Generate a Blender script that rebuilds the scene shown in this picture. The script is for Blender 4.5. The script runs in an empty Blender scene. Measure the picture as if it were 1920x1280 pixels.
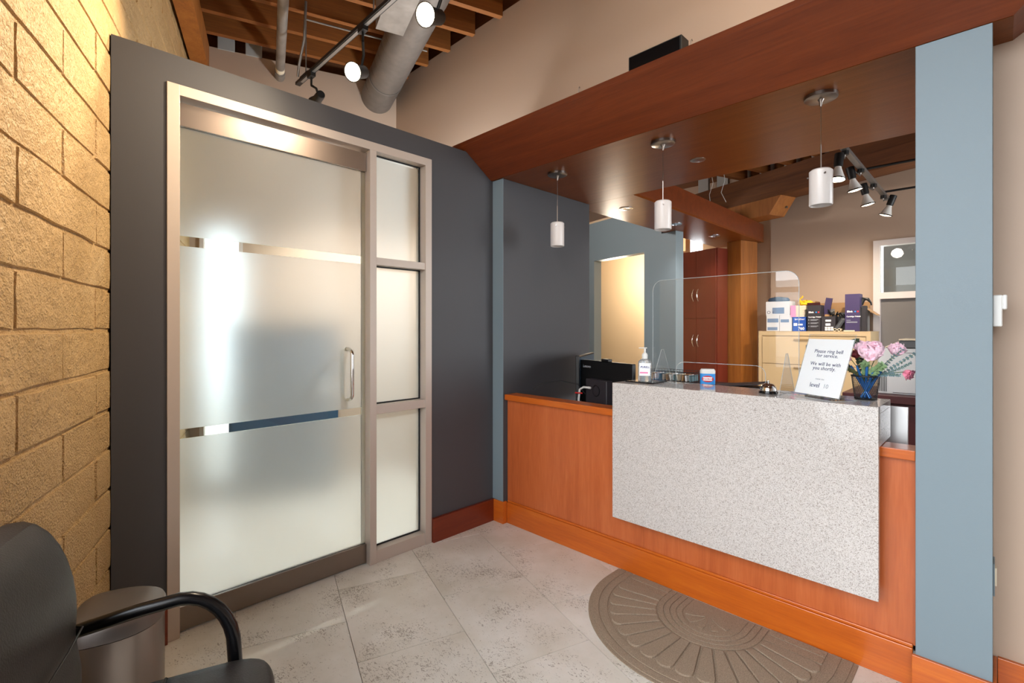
import bpy, math, random
from mathutils import Vector, Matrix
random.seed(7)
S = bpy.context.scene
COL = S.collection
PI = math.pi
def R(d): return math.radians(d)

# ---------------------------------------------------------------- camera, sky, exposure
cam = bpy.data.cameras.new('camera'); co = bpy.data.objects.new('camera', cam); COL.objects.link(co)
co.location = (0, 0, 1.4); co.rotation_euler = (R(90), 0, R(45))
cam.sensor_width = 36; cam.lens = 36*910.5/1920; cam.shift_y = -25/1920
cam.clip_start = 0.02; cam.clip_end = 200
S.camera = co
S.view_settings.view_transform = 'Standard'; S.view_settings.look = 'None'
S.view_settings.exposure = 0.35; S.view_settings.gamma = 1; S.view_settings.use_curve_mapping = False
S.cycles.use_denoising = True
S.cycles.max_bounces = 10; S.cycles.diffuse_bounces = 5; S.cycles.glossy_bounces = 4
S.cycles.transmission_bounces = 8; S.cycles.transparent_max_bounces = 24
S.cycles.sample_clamp_indirect = 4.0; S.cycles.caustics_reflective = False

w = bpy.data.worlds.new('overcast sky'); S.world = w; w.use_nodes = True
wn = w.node_tree; bg = wn.nodes['Background']
tc = wn.nodes.new('ShaderNodeTexCoord'); sx = wn.nodes.new('ShaderNodeSeparateXYZ')
rp = wn.nodes.new('ShaderNodeValToRGB')
wn.links.new(tc.outputs['Generated'], sx.inputs[0]); wn.links.new(sx.outputs['Z'], rp.inputs[0])
rp.color_ramp.elements[0].position = 0.0; rp.color_ramp.elements[0].color = (0.93, 0.97, 1.0, 1)
rp.color_ramp.elements[1].position = 1.0; rp.color_ramp.elements[1].color = (0.84, 0.91, 1.0, 1)
wn.links.new(rp.outputs[0], bg.inputs[0]); bg.inputs[1].default_value = 8.2

B = R(18.4)                                        # the building grid is turned against the fit-out
A = Vector((-math.cos(B), math.sin(B), 0)); N = Vector((math.sin(B), math.cos(B), 0))
P0 = Vector((-2.62, 0.245, 0))                     # block wall meets the dark partition

def light(name, kind, loc, energy, color, target=None, size=0.05, spot=60, blend=0.6):
    l = bpy.data.lights.new(name, kind); l.energy = energy; l.color = color
    o = bpy.data.objects.new(name, l); COL.objects.link(o); o.location = loc
    if kind == 'SPOT': l.spot_size = R(spot); l.spot_blend = blend; l.shadow_soft_size = size
    elif kind == 'POINT': l.shadow_soft_size = size
    elif kind == 'AREA': l.shape = 'RECTANGLE'; l.size = size[0]; l.size_y = size[1]
    if target is not None:
        o.rotation_euler = (Vector(target)-Vector(loc)).to_track_quat('-Z', 'Y').to_euler()
    return o
def portal(name, center, normal, sx_, sy_):
    o = light(name, 'AREA', center, 1, (1, 1, 1), Vector(center)+Vector(normal), (sx_, sy_))
    o.data.cycles.is_portal = True
WARM = (1.0, 0.74, 0.46)

# ---------------------------------------------------------------- materials
def lin(h):
    h = h.lstrip('#'); c = [int(h[i:i+2], 16)/255 for i in (0, 2, 4)]
    return tuple((x/12.92 if x <= .04045 else ((x+.055)/1.055)**2.4) for x in c)+(1,)
def mat(name, col, rough=0.5, metal=0.0, vary=0.0, vscale=4, bump=0.0, bscale=60, spec=0.5, trans=0, ior=1.45, emit=None, estr=0, coat=0, stretch=(1, 1, 1)):
    m = bpy.data.materials.new(name); m.use_nodes = True; nt = m.node_tree
    b = nt.nodes['Principled BSDF']; c = lin(col) if isinstance(col, str) else col
    b.inputs['Base Color'].default_value = c; b.inputs['Roughness'].default_value = rough
    b.inputs['Metallic'].default_value = metal; b.inputs['Specular IOR Level'].default_value = spec
    b.inputs['Transmission Weight'].default_value = trans; b.inputs['IOR'].default_value = ior
    b.inputs['Coat Weight'].default_value = coat; b.inputs['Coat Roughness'].default_value = 0.15
    if emit: b.inputs['Emission Color'].default_value = emit; b.inputs['Emission Strength'].default_value = estr
    if vary or bump:
        t = nt.nodes.new('ShaderNodeTexCoord'); mp = nt.nodes.new('ShaderNodeMapping'); nt.links.new(t.outputs['Object'], mp.inputs[0])
        mp.inputs['Scale'].default_value = stretch
    if vary:
        n = nt.nodes.new('ShaderNodeTexNoise'); n.inputs['Scale'].default_value = vscale; n.inputs['Detail'].default_value = 6
        nt.links.new(mp.outputs[0], n.inputs[0])
        r = nt.nodes.new('ShaderNodeValToRGB'); r.color_ramp.elements[0].position = .3; r.color_ramp.elements[1].position = .7
        r.color_ramp.elements[0].color = tuple(x*(1-vary) for x in c[:3])+(1,); r.color_ramp.elements[1].color = tuple(min(1, x*(1+vary)) for x in c[:3])+(1,)
        nt.links.new(n.outputs[0], r.inputs[0]); nt.links.new(r.outputs[0], b.inputs['Base Color'])
    if bump:
        n = nt.nodes.new('ShaderNodeTexNoise'); n.inputs['Scale'].default_value = bscale; n.inputs['Detail'].default_value = 4
        nt.links.new(mp.outputs[0], n.inputs[0]); bp = nt.nodes.new('ShaderNodeBump'); bp.inputs['Strength'].default_value = bump
        bp.inputs['Distance'].default_value = 0.01
        nt.links.new(n.outputs[0], bp.inputs['Height']); nt.links.new(bp.outputs[0], b.inputs['Normal'])
    return m
def wood(name, dark, mid, lightc, rough=0.35, axis='X', scale=1.0, coat=0.0, spec=0.5, aniso=0):
    m = bpy.data.materials.new(name); m.use_nodes = True; nt = m.node_tree; b = nt.nodes['Principled BSDF']
    t = nt.nodes.new('ShaderNodeTexCoord'); mp = nt.nodes.new('ShaderNodeMapping'); nt.links.new(t.outputs['Object'], mp.inputs[0])
    sc = {'X': (0.6, 9, 9), 'Y': (9, 0.6, 9), 'Z': (9, 9, 0.6)}[axis]
    mp.inputs['Scale'].default_value = tuple(scale*x for x in sc)
    n = nt.nodes.new('ShaderNodeTexNoise'); n.inputs['Scale'].default_value = 1.6; n.inputs['Detail'].default_value = 8; n.inputs['Roughness'].default_value = .6; n.inputs['Distortion'].default_value = .8
    n2 = nt.nodes.new('ShaderNodeTexNoise'); n2.inputs['Scale'].default_value = 14; n2.inputs['Detail'].default_value = 6
    nt.links.new(mp.outputs[0], n.inputs[0]); nt.links.new(mp.outputs[0], n2.inputs[0])
    mx = nt.nodes.new('ShaderNodeMix'); mx.data_type = 'FLOAT'; mx.inputs[0].default_value = .35
    nt.links.new(n.outputs[0], mx.inputs[2]); nt.links.new(n2.outputs[0], mx.inputs[3])
    r = nt.nodes.new('ShaderNodeValToRGB'); e = r.color_ramp.elements
    e[0].position = .32; e[0].color = lin(dark); e[1].position = .68; e[1].color = lin(lightc)
    k = e.new(.5); k.color = lin(mid)
    nt.links.new(mx.outputs[0], r.inputs[0]); nt.links.new(r.outputs[0], b.inputs['Base Color'])
    b.inputs['Roughness'].default_value = rough; b.inputs['Coat Weight'].default_value = coat; b.inputs['Specular IOR Level'].default_value = spec
    bp = nt.nodes.new('ShaderNodeBump'); bp.inputs['Strength'].default_value = .12; bp.inputs['Distance'].default_value = .003
    nt.links.new(n2.outputs[0], bp.inputs['Height']); nt.links.new(bp.outputs[0], b.inputs['Normal'])
    return m
def clear(name, ior=1.45, tint=(1, 1, 1, 1), rough=0.0):
    m = bpy.data.materials.new(name); m.use_nodes = True; nt = m.node_tree; nt.nodes.remove(nt.nodes['Principled BSDF'])
    o = nt.nodes['Material Output']; tr = nt.nodes.new('ShaderNodeBsdfTransparent'); tr.inputs[0].default_value = tint
    g = nt.nodes.new('ShaderNodeBsdfGlossy'); g.inputs['Roughness'].default_value = rough
    f = nt.nodes.new('ShaderNodeFresnel'); f.inputs[0].default_value = ior; mx = nt.nodes.new('ShaderNodeMixShader')
    gg = nt.nodes.new('ShaderNodeNewGeometry'); m1 = nt.nodes.new('ShaderNodeMath'); m1.operation = 'SUBTRACT'; m1.inputs[0].default_value = 1
    m2 = nt.nodes.new('ShaderNodeMath'); m2.operation = 'MULTIPLY'; nt.links.new(gg.outputs['Backfacing'], m1.inputs[1]); nt.links.new(m1.outputs[0], m2.inputs[0]); nt.links.new(f.outputs[0], m2.inputs[1])
    nt.links.new(m2.outputs[0], mx.inputs[0]); nt.links.new(tr.outputs[0], mx.inputs[1]); nt.links.new(g.outputs[0], mx.inputs[2]); nt.links.new(mx.outputs[0], o.inputs[0])
    return m

def block_mat(name, c0, c1):
    m = bpy.data.materials.new(name); m.use_nodes = True; nt = m.node_tree; b = nt.nodes['Principled BSDF']
    t = nt.nodes.new('ShaderNodeNewGeometry')
    def noise(s, d=4):
        n = nt.nodes.new('ShaderNodeTexNoise'); n.inputs['Scale'].default_value = s; n.inputs['Detail'].default_value = d; nt.links.new(t.outputs['Position'], n.inputs[0]); return n
    r = nt.nodes.new('ShaderNodeValToRGB'); r.color_ramp.elements[0].color = lin(c0); r.color_ramp.elements[1].color = lin(c1)
    r.color_ramp.elements[0].position = .35; r.color_ramp.elements[1].position = .65
    nt.links.new(noise(6).outputs[0], r.inputs[0]); nt.links.new(r.outputs[0], b.inputs['Base Color'])
    b.inputs['Roughness'].default_value = .42
    h = nt.nodes.new('ShaderNodeMath'); h.operation = 'ADD'
    n1 = noise(150, 3); n2 = noise(28, 6)
    pw = nt.nodes.new('ShaderNodeMath'); pw.operation = 'POWER'; pw.inputs[1].default_value = 5
    sc = nt.nodes.new('ShaderNodeMath'); sc.operation = 'MULTIPLY'; sc.inputs[1].default_value = 1.6
    nt.links.new(n1.outputs[0], pw.inputs[0]); nt.links.new(pw.outputs[0], sc.inputs[0])
    sz = nt.nodes.new('ShaderNodeSeparateXYZ'); mr = nt.nodes.new('ShaderNodeMapRange'); mz = nt.nodes.new('ShaderNodeMath'); mz.operation = 'MULTIPLY'
    nt.links.new(t.outputs['Position'], sz.inputs[0]); nt.links.new(sz.outputs['Z'], mr.inputs[0])
    for k_, v_ in ((1, .5), (2, 1.2), (3, 3.2), (4, .8)): mr.inputs[k_].default_value = v_
    nt.links.new(sc.outputs[0], mz.inputs[0]); nt.links.new(mr.outputs[0], mz.inputs[1])
    nt.links.new(mz.outputs[0], h.inputs[0]); nt.links.new(n2.outputs[0], h.inputs[1])
    bp = nt.nodes.new('ShaderNodeBump'); bp.inputs['Strength'].default_value = .75; bp.inputs['Distance'].default_value = .022
    nt.links.new(h.outputs[0], bp.inputs['Height']); nt.links.new(bp.outputs[0], b.inputs['Normal'])
    return m
def stone_mat(name):
    m = bpy.data.materials.new(name); m.use_nodes = True; nt = m.node_tree; b = nt.nodes['Principled BSDF']
    t = nt.nodes.new('ShaderNodeTexCoord'); base = lin('#c4bdb7')
    v = nt.nodes.new('ShaderNodeTexVoronoi'); v.inputs['Scale'].default_value = 380; nt.links.new(t.outputs['Object'], v.inputs[0])
    sp = nt.nodes.new('ShaderNodeSeparateColor'); nt.links.new(v.outputs['Color'], sp.inputs[0])
    r = nt.nodes.new('ShaderNodeValToRGB'); e = r.color_ramp.elements; r.color_ramp.interpolation = 'CONSTANT'
    e[0].position = 0; e[0].color = lin('#958c86'); e[1].position = .1; e[1].color = lin('#b3aca7')
    a = e.new(.35); a.color = lin('#c0bab5'); a = e.new(.75); a.color = lin('#c9c4c0'); a = e.new(.95); a.color = lin('#a79f99')
    nt.links.new(sp.outputs[0], r.inputs[0]); nt.links.new(r.outputs[0], b.inputs['Base Color'])
    b.inputs['Roughness'].default_value = .06; b.inputs['Specular IOR Level'].default_value = .5
    return m
def tile_mat(name):
    m = bpy.data.materials.new(name); m.use_nodes = True; nt = m.node_tree; b = nt.nodes['Principled BSDF']
    g = nt.nodes.new('ShaderNodeNewGeometry')
    oi = nt.nodes.new('ShaderNodeObjectInfo')
    ad = nt.nodes.new('ShaderNodeVectorMath'); ad.operation = 'ADD'
    cm = nt.nodes.new('ShaderNodeCombineXYZ'); ml = nt.nodes.new('ShaderNodeMath'); ml.operation = 'MULTIPLY'; ml.inputs[1].default_value = 17
    nt.links.new(oi.outputs['Random'], ml.inputs[0]); nt.links.new(ml.outputs[0], cm.inputs[2])
    nt.links.new(g.outputs['Position'], ad.inputs[0]); nt.links.new(cm.outputs[0], ad.inputs[1])
    n = nt.nodes.new('ShaderNodeTexNoise'); n.inputs['Scale'].default_value = 3; n.inputs['Detail'].default_value = 9; n.inputs['Roughness'].default_value = .62
    nt.links.new(ad.outputs[0], n.inputs[0])
    r = nt.nodes.new('ShaderNodeValToRGB'); e = r.color_ramp.elements
    e[0].position = .32; e[0].color = lin('#cdc6b8'); e[1].position = .68; e[1].color = lin('#e3dfd7')
    nt.links.new(n.outputs[0], r.inputs[0])
    # travertine pits: elongated worm marks gathered in clouds
    mp = nt.nodes.new('ShaderNodeMapping'); mp.inputs['Rotation'].default_value = (0, 0, R(-18.4)); mp.inputs['Scale'].default_value = (1, 1.8, 1)
    nt.links.new(ad.outputs[0], mp.inputs[0])
    v = nt.nodes.new('ShaderNodeTexNoise'); v.inputs['Scale'].default_value = 62; v.inputs['Detail'].default_value = 3; v.inputs['Distortion'].default_value = 1.6
    nt.links.new(mp.outputs[0], v.inputs[0])
    c = nt.nodes.new('ShaderNodeTexNoise'); c.inputs['Scale'].default_value = 5.5; c.inputs['Detail'].default_value = 3; nt.links.new(ad.outputs[0], c.inputs[0])
    s = nt.nodes.new('ShaderNodeMath'); s.operation = 'MULTIPLY_ADD'; s.inputs[1].default_value = .55
    nt.links.new(c.outputs[0], s.inputs[0]); nt.links.new(v.outputs[0], s.inputs[2])
    pr = nt.nodes.new('ShaderNodeValToRGB'); pe = pr.color_ramp.elements; pe[0].position = .90; pe[0].color = (0, 0, 0, 1); pe[1].position = .94; pe[1].color = (1, 1, 1, 1)
    nt.links.new(s.outputs[0], pr.inputs[0])
    mx = nt.nodes.new('ShaderNodeMix'); mx.data_type = 'RGBA'; mx.inputs[7].default_value = lin('#85796a')
    mf = nt.nodes.new('ShaderNodeMath'); mf.operation = 'MULTIPLY'; mf.inputs[1].default_value = .7
    nt.links.new(pr.outputs[0], mf.inputs[0]); nt.links.new(mf.outputs[0], mx.inputs[0]); nt.links.new(r.outputs[0], mx.inputs[6]); nt.links.new(mx.outputs[2], b.inputs['Base Color'])
    b.inputs['Roughness'].default_value = .33
    bp = nt.nodes.new('ShaderNodeBump'); bp.inputs['Strength'].default_value = .5; bp.inputs['Distance'].default_value = .002; bp.invert = True
    nt.links.new(pr.outputs[0], bp.inputs['Height']); nt.links.new(bp.outputs[0], b.inputs['Normal'])
    return m
def frost_mat(name):
    m = bpy.data.materials.new(name); m.use_nodes = True; nt = m.node_tree; b = nt.nodes['Principled BSDF']; o = nt.nodes['Material Output']
    b.inputs['Base Color'].default_value = (.88, .96, .98, 1); b.inputs['Roughness'].default_value = .34; b.inputs['Transmission Weight'].default_value = 1; b.inputs['IOR'].default_value = 1.33
    t = nt.nodes.new('ShaderNodeBsdfTranslucent'); t.inputs[0].default_value = (.86, .93, .92, 1)
    mx = nt.nodes.new('ShaderNodeMixShader'); mx.inputs[0].default_value = .22
    nt.links.new(b.outputs[0], mx.inputs[1]); nt.links.new(t.outputs[0], mx.inputs[2]); nt.links.new(mx.outputs[0], o.inputs[0])
    return m

M = {}
M['block'] = block_mat('tan painted block', '#b89868', '#c4a474')
M['tile'] = tile_mat('stone floor tile'); M['grout'] = mat('grout', '#a8a195', .8)
M['slate'] = mat('slate wall paint', '#434347', .5, bump=.04, bscale=400)
M['blue'] = mat('light blue wall paint', '#76858d', .5, bump=.05, bscale=300)
M['beige'] = mat('beige wall paint', '#b39c89', .55, bump=.04, bscale=300)
M['warmwall'] = mat('warm yellow wall', '#dfc6a4', .6)
M['cherry_v'] = wood('cherry panel upright grain', '#a34f26', '#b35c2f', '#bf683a', .3, 'Z', coat=.12)
M['cherry_h'] = wood('cherry board', '#a54c14', '#b95a18', '#c6681c', .28, 'X', coat=.15)
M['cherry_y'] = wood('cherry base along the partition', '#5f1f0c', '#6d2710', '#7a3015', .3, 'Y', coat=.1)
M['fascia'] = wood('dark cherry fascia', '#5f280e', '#6e3113', '#7c3b19', .35, 'X')
M['soffit'] = wood('satin cherry soffit', '#68330f', '#743b14', '#7f441a', .3, 'X', spec=.2)
M['joist'] = wood('old joist timber', '#6a3b13', '#834b19', '#955a20', .7, 'Y', .6)
M['deck'] = wood('ceiling deck boards', '#4f2c12', '#613717', '#6e411c', .8, 'X', .6)
M['timber'] = wood('rough post timber', '#7d4a18', '#96591f', '#a86a2a', .6, 'Z', .6)
M['beam'] = wood('heavy dark beam', '#4f2a0e', '#643814', '#77461c', .7, 'X', .5)
M['stone'] = stone_mat('speckled quartz'); M['stone_top'] = M['stone']
M['alu'] = mat('satin anodised aluminium', '#c0b4aa', .5, .4)
M['steel'] = mat('brushed steel', '#8b7f77', .3, 1.0, bump=.03, bscale=30, stretch=(1, 1, 60))
M['chrome'] = mat('chrome', '#d8d8d8', .08, 1.0)
M['frost'] = frost_mat('frosted film'); M['clear'] = clear('clear glass', 1.45, (.93, .97, .95, 1)); M['acrylic'] = clear('clear acrylic', 1.42, (.985, .99, .99, 1))
M['acrylic_edge'] = mat('bright acrylic edge', '#dfe8ea', .15, trans=.6)
M['black'] = mat('matt black', '#0d0d0e', .45); M['blackgloss'] = mat('black gloss', '#08080a', .18)
M['rubber'] = mat('dark gasket', '#16191c', .5)
M['leather'] = mat('black leather', '#211f21', .42, bump=.12, bscale=220, vary=.2, vscale=30)
M['armblack'] = mat('black moulded plastic', '#0b0b0d', .25)
M['duct'] = mat('spiral galvanised duct', '#77706a', .45, .5, vary=.1, vscale=16, bump=.05, bscale=80)
M['pipe'] = mat('grey steel pipe', '#8f8881', .5, .5, vary=.2, vscale=8)
M['galv'] = mat('galvanised conduit', '#8c8985', .4, .8)
M['graypaint'] = mat('light grey enamel', '#a9a8a4', .45)
M['white'] = mat('white plastic', '#d9d8d4', .4); M['paper'] = mat('white paper', '#f8f8f9', .6)
def shade_mat():
    m = mat('white opal glass', '#cfc9c6', .3); return m
M['shade'] = shade_mat()
M['nickel'] = mat('brushed nickel', '#8d847e', .3, 1.0)
M['bulb'] = mat('lit lamp face', '#ffffff', .5, emit=(1, .84, .62, 1), estr=14)
M['bulb2'] = mat('lit reflector edge', '#ffffff', .5, emit=(1, .82, .6, 1), estr=4)
M['downl'] = mat('downlight reflector', '#c8cdd6', .15, 1.0)
M['mat_pile'] = mat('taupe mat pile', '#a3907c', .95, vary=.3, vscale=260, bump=.6, bscale=500, spec=.1)
M['maroon'] = mat('maroon laminate', '#4a2325', .4, vary=.1); M['redcab'] = mat('red brown cabinet veneer', '#6a2a1c', .35, vary=.12, vscale=3, stretch=(6, 6, .5))
M['tan'] = mat('tan enamel steel', '#c4ab84', .45); M['tan_dark'] = mat('tan recess', '#8d7552', .6)
M['kraft'] = mat('kraft cardboard', '#a9835a', .8); M['kraft_in'] = mat('grey board lining', '#7e7d7b', .8)
M['purple'] = mat('purple carton', '#3b2f58', .5); M['blackbox'] = mat('black carton', '#2c282c', .5)
M['bluebox'] = mat('blue carton', '#1d4ea8', .45); M['palebox'] = mat('pale printed carton', '#cfd2d8', .6); M['printblue'] = mat('slate print', '#6f86a6', .6)
M['yellow'] = mat('yellow cloth', '#e3b71f', .7); M['cream'] = mat('cream paper', '#dccfb6', .8)
M['pinkprint'] = mat('pink print', '#e58cb4', .5); M['navy'] = mat('navy print', '#27307a', .5); M['redprint'] = mat('red print', '#c4303a', .5)
M['ink'] = mat('slate ink', '#3d4668', .6); M['inklight'] = mat('pale grey ink', '#a9adb5', .6); M['skyprint'] = mat('sky blue print', '#2f8ed8', .45)
M['gel'] = mat('clear gel bottle', '#e6ecf0', .12, trans=.75)
M['petal'] = mat('pale pink petal', '#ecc8d5', .6, vary=.12, vscale=40); M['petal2'] = mat('rose petal', '#e08ba2', .6, vary=.15, vscale=40); M['petal3'] = mat('dark red petal', '#7d2b34', .6)
M['leafd'] = mat('dark green leaf', '#31402f', .55); M['leafg'] = mat('fresh green leaf', '#7d9a6b', .6); M['leafb'] = mat('blue green leaf', '#5f7a80', .6)
M['stem'] = mat('green stem', '#4f6a45', .6); M['penblue'] = mat('blue pen barrel', '#3470b4', .25, metal=.3)
M['silver'] = mat('silver panel', '#a3a1a0', .3, .8); M['printer'] = mat('printer casing', '#c9cdd0', .45); M['pgray'] = mat('printer dark grey', '#4b4d50', .4)
M['screen'] = mat('dark blue screen', '#2b3a4c', .15); M['red'] = mat('red tie', '#d62a2a', .4)
M['lampcan'] = mat('trash can lid', '#6e6763', .4, .5); M['clorox'] = M['skyprint']
M['slate_furn'] = mat('blue grey cabinet', '#26445f', .5); M['asphalt'] = mat('pavement', '#8d8c8a', .9); M['facade'] = mat('pale facade', '#f0eeea', .8)
M['darkglass'] = mat('dark window glass', '#55534f', .12); M['leaf_olive'] = mat('olive leaf', '#5b5b32', .6); M['outwin'] = mat('facade window', '#66788a', .2)
M['winframe'] = mat('white window frame', '#d3cac6', .4); M['greyblind'] = mat('grey blind', '#6f6b68', .7)

# ---------------------------------------------------------------- mesh builder
ORG = {}
class MB:
    def __init__(s, Mx=None): s.v = []; s.f = []; s.M = Mx or Matrix.Identity(4)
    def add(s, vs, fs):
        b = len(s.v); s.v += [s.M @ Vector(p) for p in vs]; s.f += [tuple(b+i for i in f) for f in fs]; return s
    def box(s, x0, x1, y0, y1, z0, z1, bev=0.0):
        if x0 > x1: x0, x1 = x1, x0
        if y0 > y1: y0, y1 = y1, y0
        if bev <= 0:
            vs = [(x0,y0,z0),(x1,y0,z0),(x1,y1,z0),(x0,y1,z0),(x0,y0,z1),(x1,y0,z1),(x1,y1,z1),(x0,y1,z1)]
            return s.add(vs, [(0,3,2,1),(4,5,6,7),(0,1,5,4),(1,2,6,5),(2,3,7,6),(3,0,4,7)])
        b = bev; prof = [(x0+b,y0),(x1-b,y0),(x1,y0+b),(x1,y1-b),(x1-b,y1),(x0+b,y1),(x0,y1-b),(x0,y0+b)]
        ins = [(x0+b,y0+b),(x1-b,y0+b),(x1-b,y0+b),(x1-b,y1-b),(x1-b,y1-b),(x0+b,y1-b),(x0+b,y1-b),(x0+b,y0+b)]
        vs = [(p[0],p[1],z0) for p in ins]+[(p[0],p[1],z0+b) for p in prof]+[(p[0],p[1],z1-b) for p in prof]+[(p[0],p[1],z1) for p in ins]
        fs = [tuple(range(7,-1,-1)), tuple(range(24,32))]
        for k in range(3):
            for i in range(8):
                j = (i+1) % 8; fs.append((k*8+i, k*8+j, k*8+8+j, k*8+8+i))
        return s.add(vs, fs)
    def rod(s, p, q, r, r2=None, n=12, caps=True):
        p, q = Vector(p), Vector(q); d = (q-p)
        if d.length < 1e-7: return s
        d.normalize(); u = d.orthogonal().normalized(); w_ = d.cross(u); r2 = r if r2 is None else r2
        vs = []
        for c, rr in ((p, r), (q, r2)):
            for i in range(n):
                a = 2*PI*i/n; vs.append(c+u*math.cos(a)*rr+w_*math.sin(a)*rr)
        fs = [(i, (i+1) % n, n+(i+1) % n, n+i) for i in range(n)]
        if caps: fs += [tuple(range(n-1, -1, -1)), tuple(range(n, 2*n))]
        return s.add(vs, fs)
    def tube(s, pts, r, n=8, flat=1.0, closed=False):
        pts = [Vector(p) for p in pts]; k = len(pts); vs = []; up = None
        for i, p in enumerate(pts):
            if closed: d = pts[(i+1) % k]-pts[i-1]
            else: d = pts[min(i+1, k-1)]-pts[max(i-1, 0)]
            d.normalize()
            if up is None: up = d.orthogonal().normalized()
            up = (up-d*up.dot(d)).normalized(); w_ = d.cross(up)
            rr = r[i] if isinstance(r, (list, tuple)) else r
            for j in range(n):
                a = 2*PI*j/n; vs.append(p+up*math.cos(a)*rr*flat+w_*math.sin(a)*rr)
        fs = []
        for i in range(k if closed else k-1):
            i2 = (i+1) % k
            for j in range(n): fs.append((i*n+j, i*n+(j+1) % n, i2*n+(j+1) % n, i2*n+j))
        if not closed: fs += [tuple(range(n-1, -1, -1)), tuple(range((k-1)*n, k*n))]
        return s.add(vs, fs)
    def lathe(s, prof, c=(0, 0, 0), n=24, axis=None, close=False):
        Q = Matrix.Translation(Vector(c))
        if axis is not None: Q = Q @ Vector(axis).to_track_quat('Z', 'Y').to_matrix().to_4x4()
        vs = []; k = len(prof)
        for r, z in prof:
            for i in range(n):
                a = 2*PI*i/n; vs.append(Q @ Vector((r*math.cos(a), r*math.sin(a), z)))
        fs = [(a*n+i, a*n+(i+1) % n, (a+1)*n+(i+1) % n, (a+1)*n+i) for a in range(k-1) for i in range(n)]
        if close: fs += [tuple(range(n-1, -1, -1)), tuple(range((k-1)*n, k*n))]
        return s.add(vs, fs)
    def prism(s, poly, z0, z1):                     # poly in xy
        n = len(poly); vs = [(p[0], p[1], z0) for p in poly]+[(p[0], p[1], z1) for p in poly]
        return s.add(vs, [tuple(range(n-1, -1, -1)), tuple(range(n, 2*n))]+[(i, (i+1) % n, n+(i+1) % n, n+i) for i in range(n)])
    def loft(s, rings, cap=True):
        n = len(rings[0]); vs = [p for r in rings for p in r]
        fs = [(a*n+i, a*n+(i+1) % n, (a+1)*n+(i+1) % n, (a+1)*n+i) for a in range(len(rings)-1) for i in range(n)]
        if cap: fs += [tuple(range(n-1, -1, -1)), tuple(range((len(rings)-1)*n, len(rings)*n))]
        return s.add(vs, fs)
    def build(s, name, m, parent=None, smooth=False, org=None, bevel=0, subsurf=0):
        if parent is not None: o3 = ORG[parent.name]
        elif org is not None: o3 = Vector(org)
        else:
            xs = [p.x for p in s.v]; ys = [p.y for p in s.v]; o3 = Vector(((min(xs)+max(xs))/2, (min(ys)+max(ys))/2, min(p.z for p in s.v)))
        me = bpy.data.meshes.new(name); me.from_pydata([p-o3 for p in s.v], [], s.f); me.update()
        import bmesh
        bm = bmesh.new(); bm.from_mesh(me); bmesh.ops.recalc_face_normals(bm, faces=bm.faces)
        if smooth:
            for f in bm.faces: f.smooth = True
            for e in bm.edges:
                if len(e.link_faces) == 2 and e.calc_face_angle(0) > R(38): e.smooth = False
        bm.to_mesh(me); bm.free()
        me.materials.append(m if not isinstance(m, str) else M[m])
        o = bpy.data.objects.new(name, me); COL.objects.link(o); ORG[o.name] = o3
        if parent is not None: o.parent = parent
        else: o.location = o3
        if bevel:
            b = o.modifiers.new('bevel', 'BEVEL'); b.width = bevel; b.segments = 2; b.limit_method = 'ANGLE'
        if subsurf:
            b = o.modifiers.new('sub', 'SUBSURF'); b.levels = subsurf; b.render_levels = subsurf
        return o
def tag(o, label=None, cat=None, group=None, kind=None):
    if label: o['label'] = label
    if cat: o['category'] = cat
    if group: o['group'] = group
    if kind: o['kind'] = kind
    return o
def thing(name, loc, label, cat, group=None, kind=None):
    o = bpy.data.objects.new(name, None); COL.objects.link(o); o.location = loc; o.empty_display_size = .05
    ORG[o.name] = Vector(loc); return tag(o, label, cat, group, kind)
def kids(o): return [c for c in bpy.data.objects if c.parent == o]
def copy_tree(o, parent=None, loc=None, rotz=None, label=None):
    c = o.copy(); COL.objects.link(c); c.parent = parent
    ORG[c.name] = ORG[o.name] if loc is None else Vector(loc)
    if loc is not None: c.location = loc
    if rotz is not None: c.rotation_euler = (0, 0, rotz)
    if label: c['label'] = label
    for ch in kids(o): copy_tree(ch, c)
    return c
def frame(org, ang): return Matrix.Translation(Vector(org)) @ Matrix.Rotation(ang, 4, 'Z')
def text(s, size, Mx, m, parent, name='lettering', align='LEFT', spacing=1.0, off=0.0, shear=0.0):
    cu = bpy.data.curves.new(name, 'FONT'); cu.body = s; cu.size = size; cu.align_x = align; cu.extrude = .0003; cu.space_character = spacing; cu.offset = off; cu.shear = shear
    cu.resolution_u = 3
    t = bpy.data.objects.new('tmp', cu); COL.objects.link(t)
    me = bpy.data.meshes.new_from_object(t.evaluated_get(bpy.context.evaluated_depsgraph_get())); bpy.data.objects.remove(t)
    me.transform(Matrix.Translation(-ORG[parent.name]) @ Mx)
    me.materials.clear(); me.materials.append(M[m]); me.name = name
    o = bpy.data.objects.new(name, me); COL.objects.link(o); o.parent = parent; ORG[o.name] = ORG[parent.name]
    return o
def upright(org, xdir, up=(0, 0, 1)):               # text matrix: x along xdir, y up
    x = Vector(xdir).normalized(); y = Vector(up).normalized(); z = x.cross(y).normalized(); y = z.cross(x)
    m = Matrix((( x.x, y.x, z.x, org[0]), (x.y, y.y, z.y, org[1]), (x.z, y.z, z.z, org[2]), (0, 0, 0, 1))); return m

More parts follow.
